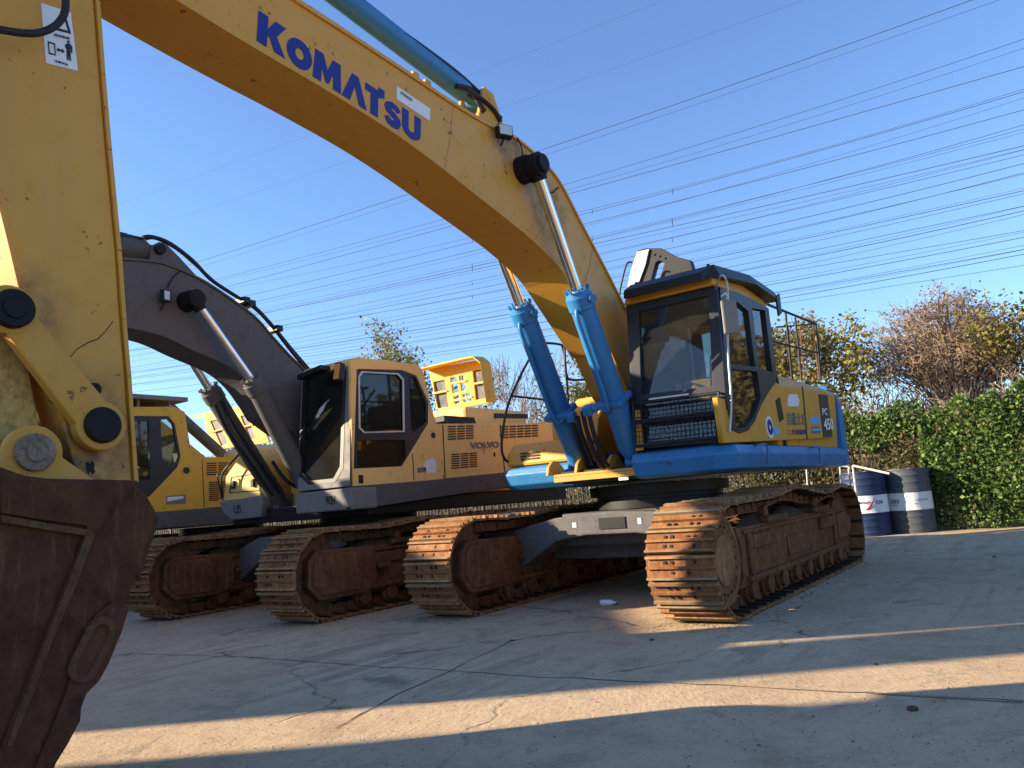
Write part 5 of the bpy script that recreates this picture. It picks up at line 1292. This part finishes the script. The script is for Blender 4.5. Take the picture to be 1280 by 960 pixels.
# ------------------------------------------------------------------ foliage
def leaves(m, pts, size, rn, tri=False):
    for p in pts:
        s = size*rn.uniform(.5, 1.3); a = Vector((rn.gauss(0, 1), rn.gauss(0, 1), rn.gauss(0, .7))).normalized(); b = a.cross(Vector((rn.gauss(0, 1), rn.gauss(0, 1), rn.gauss(0, 1)))).normalized()
        o = len(m.v); p = Vector(p)
        m.v += [tuple(p-a*s*.5), tuple(p+b*s*.32), tuple(p+a*s*.5), tuple(p-b*s*.32)]; m.f.append([o, o+1, o+2, o+3]); m.m.append(m.cur)
def fsum(y, z, ph=0): return math.sin(y*1.7+ph)+.6*math.sin(y*4.1+1+ph+z*2)+.5*math.sin(z*5.3+y*2.2+ph)
def ivy(name, label, y0, y1, ztop, mat, n, size, depth=.35, thin=0, seed=1, x0=FX+.1, zmin=0):
    rn = random.Random(seed); m = MB(); m.mat(mat); P = []
    while len(P) < n:
        y = rn.uniform(y0, y1); zt = ztop(y); z = zt*(rn.random()**.8)
        f = fsum(y, z, seed)
        if rn.random() < thin+.6*(f < -.8)+(z < .5)*.3: continue
        if z < zmin*zt: continue
        x = x0+depth*(.25+.22*f)*rn.uniform(.2, 1.1)*(1-.35*(z/zt)**3)+rn.gauss(0, .04)
        P.append((x, y, z+rn.gauss(0, .04)))
    k_ = int(len(P)*.84); leaves(m, P[:k_], size, rn); m.mat('dryvine'); leaves(m, P[k_:], size, rn)
    m.mat('bark')
    for k in range(int((y1-y0)*7)):
        y = rn.uniform(y0, y1); x = x0+rn.uniform(-.1, .15); pts = [(x, y, 0)]
        for j in range(5): y += rn.gauss(0, .12); pts.append((x+rn.gauss(0, .06), y, (j+1)*ztop(y)/5.2))
        m.tube(pts, .009, 4, False)
    o = m.build(name, None); tag(o, label, 'hedge'); return o
ivy('ivy_hedge', 'thick green ivy hedge on the fence, right of the oil drums', 1.75, 16, lambda y: 2.40+.13*math.sin(y*2.3)+.09*math.sin(y*5.3+1)+.06*math.sin(y*13)-.02*y, 'ivy', 90000, .085, 1.0, thin=.12, seed=3)
ivy('dry_vine_hedge', 'sparse brown vine growing on the fence behind the drums', -1.6, 1.85, lambda y: 2.25+.15*math.sin(y*3), 'dryvine', 15000, .085, .6, .2, seed=4)
ivy('ivy_hedge', 'thin strip of green ivy along the fence top behind the drums', .2, 1.9, lambda y: 2.35+.12*math.sin(y*5), 'ivy', 2600, .085, .6, .0, seed=6, zmin=.72)
ivy('dry_vine_hedge', 'dried straw vines along the fence behind the machines', -30, -1.6, lambda y: 1.5+.3*math.sin(y*1.9), 'straw', 14000, .12, .35, .3, seed=5, x0=FX-.45)

def branch(m, p, d, L, r, lev, rn, tips, bend=.18, split=(2, 4), spread=.55, up=.1, minr=.006, mat=None):
    n = 4; pts = [p]; rs = [r]; q = p.copy(); dd = d.copy()
    for i in range(n):
        dd = (dd+Vector((rn.gauss(0, bend), rn.gauss(0, bend), rn.gauss(0, bend*.6)+up*.3))).normalized(); q = q+dd*(L/n); pts.append(q.copy()); rs.append(max(minr, r*(1-.55*(i+1)/n)))
    m.tube(pts, rs, 5 if r > .03 else 3, False)
    if lev <= 0: tips.append((q, dd)); tips.append((pts[2], dd)); return
    for k in range(rn.randint(*split)):
        t = rn.uniform(.35, 1); i = min(n, max(1, int(t*n+.5))); o = pts[i]
        nd = (dd+Vector((rn.gauss(0, spread), rn.gauss(0, spread), rn.gauss(0, spread)*.7+up))).normalized()
        branch(m, o, nd, L*rn.uniform(.55, .8), rs[i]*.75, lev-1, rn, tips, bend, split, spread, up, minr, mat)
    branch(m, q, dd, L*.7, rs[-1]*.9, lev-1, rn, tips, bend, split, spread, up, minr, mat)
def tree(name, label, x, y, h, lev=4, leaf=None, nleaf=0, lsize=.16, clump=.35, seed=1, bark='bark', spread=.55, up=.12, r=.11, trunk=.3, split=(2, 3), cat='tree', group='trees behind the fence', stems=1, minr=.007):
    rn = random.Random(seed); t = empty(name, (x, y, 0), label, cat, group)
    m = MB(); tips = []
    for s_ in range(stems):
        d = Vector((rn.gauss(0, .10 if stems == 1 else .35), rn.gauss(0, .10 if stems == 1 else .35), 1)).normalized(); p = Vector((x+rn.gauss(0, .1)*(stems > 1), y+rn.gauss(0, .1)*(stems > 1), -.05))
        L0 = h*trunk
        branch(m, p, d, L0, r, lev, rn, tips, .10, split, spread, up, minr)
    zs = max(q.z for q, _ in tips); sc = h/zs
    m.v = [(x+(a-x)*sc, y+(b-y)*sc, c*sc) for a, b, c in m.v]
    m.build('trunk', bark, t, smooth=60)
    if leaf:
        c = MB(); P = []; hot = [q for q, _ in tips if rn.random() < .85]
        for k in range(nleaf):
            q = rn.choice(hot); q = Vector((x+(q.x-x)*sc, y+(q.y-y)*sc, q.z*sc))
            P.append(q+Vector((rn.gauss(0, clump), rn.gauss(0, clump), rn.gauss(0, clump*.8))))
        leaves(c, P, lsize, rn); c.build('crown', leaf, t)
    return t
def dome_tree(name, label, x, y, h, rad, seed):
    rn = random.Random(seed); t = empty(name, (x, y, 0), label, 'tree', 'trees behind the fence')
    m = MB(); P = []; cz = h-rad*.95
    limbs = []
    for k in range(11):
        a = rn.uniform(0, 6.28); r0 = rad*rn.uniform(.15, .55); top_ = Vector((x+r0*math.cos(a), y+r0*math.sin(a), cz+rn.uniform(-.3, .5)*rad)); b0 = Vector((x+rn.gauss(0, .15), y+rn.gauss(0, .15), 0))
        pts = smooth_pts([b0, b0.lerp(top_, .5)+Vector((rn.gauss(0, .12), rn.gauss(0, .12), .1)), top_], 5); m.tube(pts, [.06-.035*i/10 for i in range(len(pts))], 5, False); limbs.append(pts)
    for k in range(520):
        pts = rn.choice(limbs); p0 = pts[rn.randint(4, len(pts)-1)]
        a = rn.uniform(0, 6.28); e = math.asin(rn.uniform(-.25, 1)); rr = rad*(1+.08*math.sin(a*3)+.06*math.sin(a*5+e*4))*rn.uniform(.85, 1.03)
        q = Vector((x+rr*math.cos(a)*math.cos(e), y+rr*math.sin(a)*math.cos(e), cz+rr*math.sin(e)))
        mid = p0.lerp(q, .55)+Vector((0, 0, rad*.16*rn.uniform(.3, 1.2)))
        tw = smooth_pts([p0, mid, q, q+(q-Vector((x, y, cz)))*.06-Vector((0, 0, rad*.12*rn.random()))], 4)
        m.tube(tw, [.016-.012*i/(len(tw)-1) for i in range(len(tw))], 3, False)
        for j in range(9):
            w0 = tw[rn.randint(4, len(tw)-1)]; dr = Vector((rn.gauss(0, .14), rn.gauss(0, .14), rn.gauss(-.03, .12))); m.tube([w0, w0+dr*.5+Vector((0, 0, .03)), w0+dr*1.3], .004, 3, False)
            P += [w0+dr*rn.uniform(.4, 1.4)+Vector((rn.gauss(0, .04), rn.gauss(0, .04), rn.gauss(0, .04))) for _ in range(2)]
    m.build('trunk', 'twig', t, smooth=60)
    c = MB(); leaves(c, P, .07, rn); c.build('crown', 'leafb', t)
dx_ = -13; dome_tree('bare_tree', 'large dome shaped reddish brown bare tree above the hedge', dx_, ox(1192, 500, dx_).y, ox(1192, 372, dx_).z, 1.62, 33)
def at(u, x): return ox(u, 500, x).y
def hz(u, v, x): return ox(u, v, x).z
T_ = [
 # name, u (px), top v, X, kind
 ('leafy_tree', 'green and gold tree rising behind the rear handrail', 1020, 376, -11.5, dict(lev=4, leaf='leafy', nleaf=4200, lsize=.2, clump=.28, seed=31, r=.12)),
 ('leafy_tree', 'slimmer gold leaved tree just right of the cab', 985, 395, -12.5, dict(lev=4, leaf='leafy', nleaf=2600, lsize=.2, clump=.3, seed=35, r=.1)),
 ('leafy_tree', 'yellow brown tree cut by the right edge of the photo', 1318, 350, -12, dict(lev=4, leaf='leafy', nleaf=3000, lsize=.18, clump=.35, seed=34, r=.1)),
 ('bare_tree', 'thin bare tree left of the dome shaped tree', 1110, 452, -14, dict(lev=4, leaf='leafb', nleaf=500, lsize=.1, clump=.3, seed=36, bark='twig', r=.06, stems=3)),
 ('bare_tree', 'bare grey tree behind the lowered blue cylinder', 655, 440, -12, dict(lev=5, seed=37, bark='twig', r=.06, stems=3, split=(2, 3))),
 ('leafy_tree', 'olive leaved tree seen between the two blue cylinders', 745, 440, -13, dict(lev=4, leaf='leafy', nleaf=2600, lsize=.2, clump=.35, seed=38)),
 ('leafy_tree', 'gold topped tree above the ochre cab roof', 450, 415, -16, dict(lev=4, leaf='leafy', nleaf=2600, lsize=.24, clump=.35, seed=39)),
 ('leafy_tree', 'darker olive tree behind the ochre cab roof', 515, 435, -17, dict(lev=4, leaf='leafg', nleaf=3600, lsize=.24, clump=.45, seed=40)),
 ('leafy_tree', 'low olive tree right of the gold topped tree', 575, 455, -15, dict(lev=4, leaf='leafg', nleaf=2600, lsize=.22, clump=.4, seed=41)),
 ('bare_tree', 'bare tree behind the far yellow cab', 300, 500, -15, dict(lev=4, leaf='leafb', nleaf=1500, lsize=.15, clump=.3, seed=42, bark='twig', stems=3, r=.06)),
 ('leafy_tree', 'olive tree beyond the far yellow engine cover', 350, 470, -18, dict(lev=4, leaf='leafg', nleaf=2600, lsize=.25, clump=.4, seed=43)),
 ('bare_tree', 'bare tree half hidden behind the blue and yellow cab', 860, 430, -14, dict(lev=4, leaf='leafy', nleaf=1500, lsize=.2, clump=.35, seed=44, bark='twig', stems=3, r=.06)),
 ('bare_tree', 'twiggy tree between the leafy tree and the dome shaped tree', 1068, 455, -12.5, dict(lev=4, leaf='leafy', nleaf=900, lsize=.14, clump=.3, seed=45, bark='twig', stems=3, r=.05)),
 ('bare_tree', 'reddish bare shrub right of the dome shaped tree', 1250, 440, -11.5, dict(lev=4, leaf='leafb', nleaf=900, lsize=.1, clump=.3, seed=46, bark='twig', stems=4, r=.05)),
]
for nm, lab, u, v, x, kw in T_:
    kw = dict(kw)
    if 'lsize' in kw: kw['lsize'] *= .62; kw['nleaf'] = int(kw['nleaf']*(1.6 if nm == 'leafy_tree' else .9)); kw['clump'] *= .6
    tree(nm, lab, x, at(u, x), hz(u, v, x), **kw)
for k, (x, y, h) in enumerate(((-12, 5.9, 5.2), (-10.5, 8.0, 4.6), (-13, 8.2, 5.5), (-11.5, 11, 4.8), (-13, 14.5, 5.6), (-11, 18, 5.0), (-9, 22, 5.4))):
    tree('leafy_tree', ['olive tree just outside the right edge, mirrored in the cab glass', 'tall olive tree second beyond the right edge', 'short tree between the first two beyond the right edge', 'yellowing tree third beyond the right edge', 'olive tree fourth beyond the right edge', 'yellowing tree fifth beyond the right edge', 'olive tree farthest beyond the right edge'][k], x, y, h, lev=3, leaf='leafg' if k % 2 else 'leafy', nleaf=6500, lsize=.3, clump=.5, seed=60+k)
# undergrowth behind the fence
rn = random.Random(77); m = MB(); m.mat('straw'); P = []
def ug(x, y): return 1.8+.45*math.sin(y*.9)+.4*math.sin(y*2.3+x)+.25*math.sin(y*5+x*2)+.25*(x < -10)
for k in range(60000):
    x = rn.uniform(-16, -8.8); y = rn.uniform(-40, 16); z = ug(x, y)*rn.random()**.75*(1.15 if x < -11 else 1)
    P.append((x, y, z))
leaves(m, P[:30000], .09, rn); m.mat('leafg'); leaves(m, P[30000:42000], .10, rn); m.mat('leafb'); leaves(m, P[42000:], .08, rn)
m.mat('twig')
for k in range(3200):
    x = rn.uniform(-14, -8.8); y = rn.uniform(-36, 13); h = ug(x, y)*rn.uniform(.7, 1.3); lx, ly = rn.gauss(0, .25), rn.gauss(0, .3)
    m.tube([(x, y, 0), (x+lx*.4, y+ly*.3, h*.55), (x+lx, y+ly, h)], [.012, .009, .005], 3, False)
o = m.build('undergrowth', None); tag(o, kind='stuff'); o['label'] = 'tangled straw coloured scrub behind the fence'; o['category'] = 'scrub'
# distant tree line, one mass
rn = random.Random(78); m = MB(); m.mat('leafb'); P = []
for k in range(30000):
    y = rn.uniform(-120, 60); x = rn.uniform(-46, -36); z = (5.2+1.3*math.sin(y*.23)+.8*math.sin(y*.7+1)+.5*math.sin(y*1.9))*rn.random()**.7
    P.append((x, y, z))
leaves(m, P, .55, rn); o = m.build('distant_woodland', None); tag(o, kind='stuff'); o['label'] = 'hazy brown woodland far behind the scrub'; o['category'] = 'woodland'

# ------------------------------------------------------------------ power lines
_rw = random.Random(15)
WL = [((236, 331), (675, 188), (1215, 0)), ((240, 337), (681, 194), (1249, 0))]
for p_ in (0, .04, .085, .21, .235, .285, .30, .385, .395, .43, .445, .49, .50, .515, .55, .60, .61, .665, .675, .70, .75, .76, .78, .81, .825, .865, .88, .91, .935, .95, .97, 1.0):
    WL.append(((160, 376+p_*118+_rw.gauss(0, 5)), (800, 203+p_*205+_rw.gauss(0, 2.5)), (1280, 49+p_*280+_rw.gauss(0, 4))))
WL += [((140, 258), (582, 96), (830, 0)), ((200, 280), (627, 135), (1004, 0))]
for i, (a, b, c) in enumerate(WL):
    x0 = -62 if i % 3 else -54
    if i > 7: x0 -= 8
    us = [a[0]-120+(c[0]+160-a[0]+120)*k/28 for k in range(29)]
    def par2(u): return sum(p[1]*math.prod((u-q[0])/(p[0]-q[0]) for q in (a, b, c) if q is not p) for p in (a, b, c))
    wp = [ox(u, par2(u), x0) for u in us]
    m = MB(); m.tube(wp, ((.03, .018, .024, .015)[i % 4] if i < len(WL)-2 else .013), 4, False)
    rn = random.Random(i)
    if i in (5, 9, 11, 14, 17):
        pp = wp
        for k in (11, 14, 16): q = pp[k]; m.box((q.x-.03, q.y-.03, q.z-.55), (q.x+.03, q.y+.03, q.z))
    o = m.build('power_line', 'wire'); tag(o, 'thin dark overhead power line sagging across the blue sky', 'power line', 'overhead power lines')

# ------------------------------------------------------------------ unseen shapes added on the sunny side to cast shade
def blocker(x, y, z, L, Wd, H, rot, label, mat):  # added box, out of view, that keeps the sun off the yard
    C = empty('shade_block', (x, y, 0), label, 'blocker', 'boxes added beyond the left edge to cast shade')
    m = MB(); Rm = Matrix.Rotation(rot, 3, 'Z'); c = Vector((x, y, z))
    n = int(L/.28); vs = []
    m.obox(c+Vector((0, 0, H/2)), Rm@Vector((L/2, 0, 0)), Rm@Vector((0, Wd/2, 0)), (0, 0, H/2))
    for i in range(n):
        for s_ in (-1, 1): m.obox(c+Rm@Vector((-L/2+(i+.5)*L/n, s_*(Wd/2+.015), 0))+Vector((0, 0, H/2)), Rm@Vector((.07, 0, 0)), Rm@Vector((0, .015, 0)), (0, 0, H/2-.12))
    for s1 in (-1, 1):
        for s2 in (-1, 1): m.obox(c+Rm@Vector((s1*(L/2-.06), s2*(Wd/2+.01), 0))+Vector((0, 0, H/2)), Rm@Vector((.08, 0, 0)), Rm@Vector((0, .05, 0)), (0, 0, H/2+.02))
    m.build('box', mat, C, bev=.01); return C

SAZ, SEL = R(-54), R(19)
_n = Vector((math.cos(SAZ+math.pi/2), math.sin(SAZ+math.pi/2), 0)); _s = Vector((math.cos(SAZ), math.sin(SAZ), 0))
def stack(s0, s1, t, zt, labs, mats):  # two added boxes piled up; the gap between piles leaves a lit band
    for k in range(2):
        c = _n*((s0+s1)/2+(.0, .0)[k])+_s*t
        C = blocker(c.x, c.y, k*zt/2, s1-s0, 2.4, zt/2-.01, SAZ+math.pi/2, labs[k], mats[k])
stack(-8.4, 3.7, 17.6, 5.4, ('added shade-casting long lower rust red container beyond the left edge', 'added shade-casting long upper blue container beyond the left edge'), ('rust', 'blu'))
stack(5.3, 11.5, 17.6, 6.0, ('added shade-casting short lower grey container nearer the camera', 'added shade-casting short upper yellow container nearer the camera'), ('lgrey', 'tyel'))
c = _n*4.17+_s*17.2
o = MB().lathe((c.x, c.y, 0), [(.3, 0), (.46, .02), (.46, 9.0), (.4, 9.2), (.1, 9.3)], 32).build('shade_column', 'lgrey', None, smooth=40); tag(o, 'tall grey column added between the two stacks to cast shade', 'tank')  # added column, out of view, shading the strip beside the lit band
# ------------------------------------------------------------------ light
wd = bpy.data.worlds.new('World'); scene.world = wd; wd.use_nodes = True
nt = wd.node_tree; bg = nt.nodes['Background']; sky = nt.nodes.new('ShaderNodeTexSky'); sky.sky_type = 'NISHITA'; sky.sun_disc = False
sky.sun_elevation = SEL; sky.sun_rotation = math.pi/2-SAZ; sky.air_density = 1.0; sky.dust_density = .4; sky.ozone_density = 3.5; sky.altitude = 50
tn = mixc(nt, 1.0, sky.outputs[0], (.72, .89, 1.13), 'MULTIPLY'); nt.links.new(tn, bg.inputs[0]); bg.inputs[1].default_value = .112
sl = bpy.data.lights.new('sun', 'SUN'); sl.energy = 5.0; sl.angle = R(.5); sl.color = (1, .89, .70)
so_ = bpy.data.objects.new('sun', sl); COL.objects.link(so_)
sd = Vector((math.cos(SEL)*math.cos(SAZ), math.cos(SEL)*math.sin(SAZ), math.sin(SEL)))
so_.rotation_euler = sd.to_track_quat('Z', 'Y').to_euler()
vs_ = scene.view_settings; vs_.view_transform = 'Standard'; vs_.look = 'None'; vs_.gamma = 1; vs_.exposure = 1.42
scene.cycles.max_bounces = 6; scene.cycles.transparent_max_bounces = 12; scene.cycles.use_denoising = True

vs_.use_white_balance = True; vs_.white_balance_temperature = 7400; vs_.white_balance_tint = 12
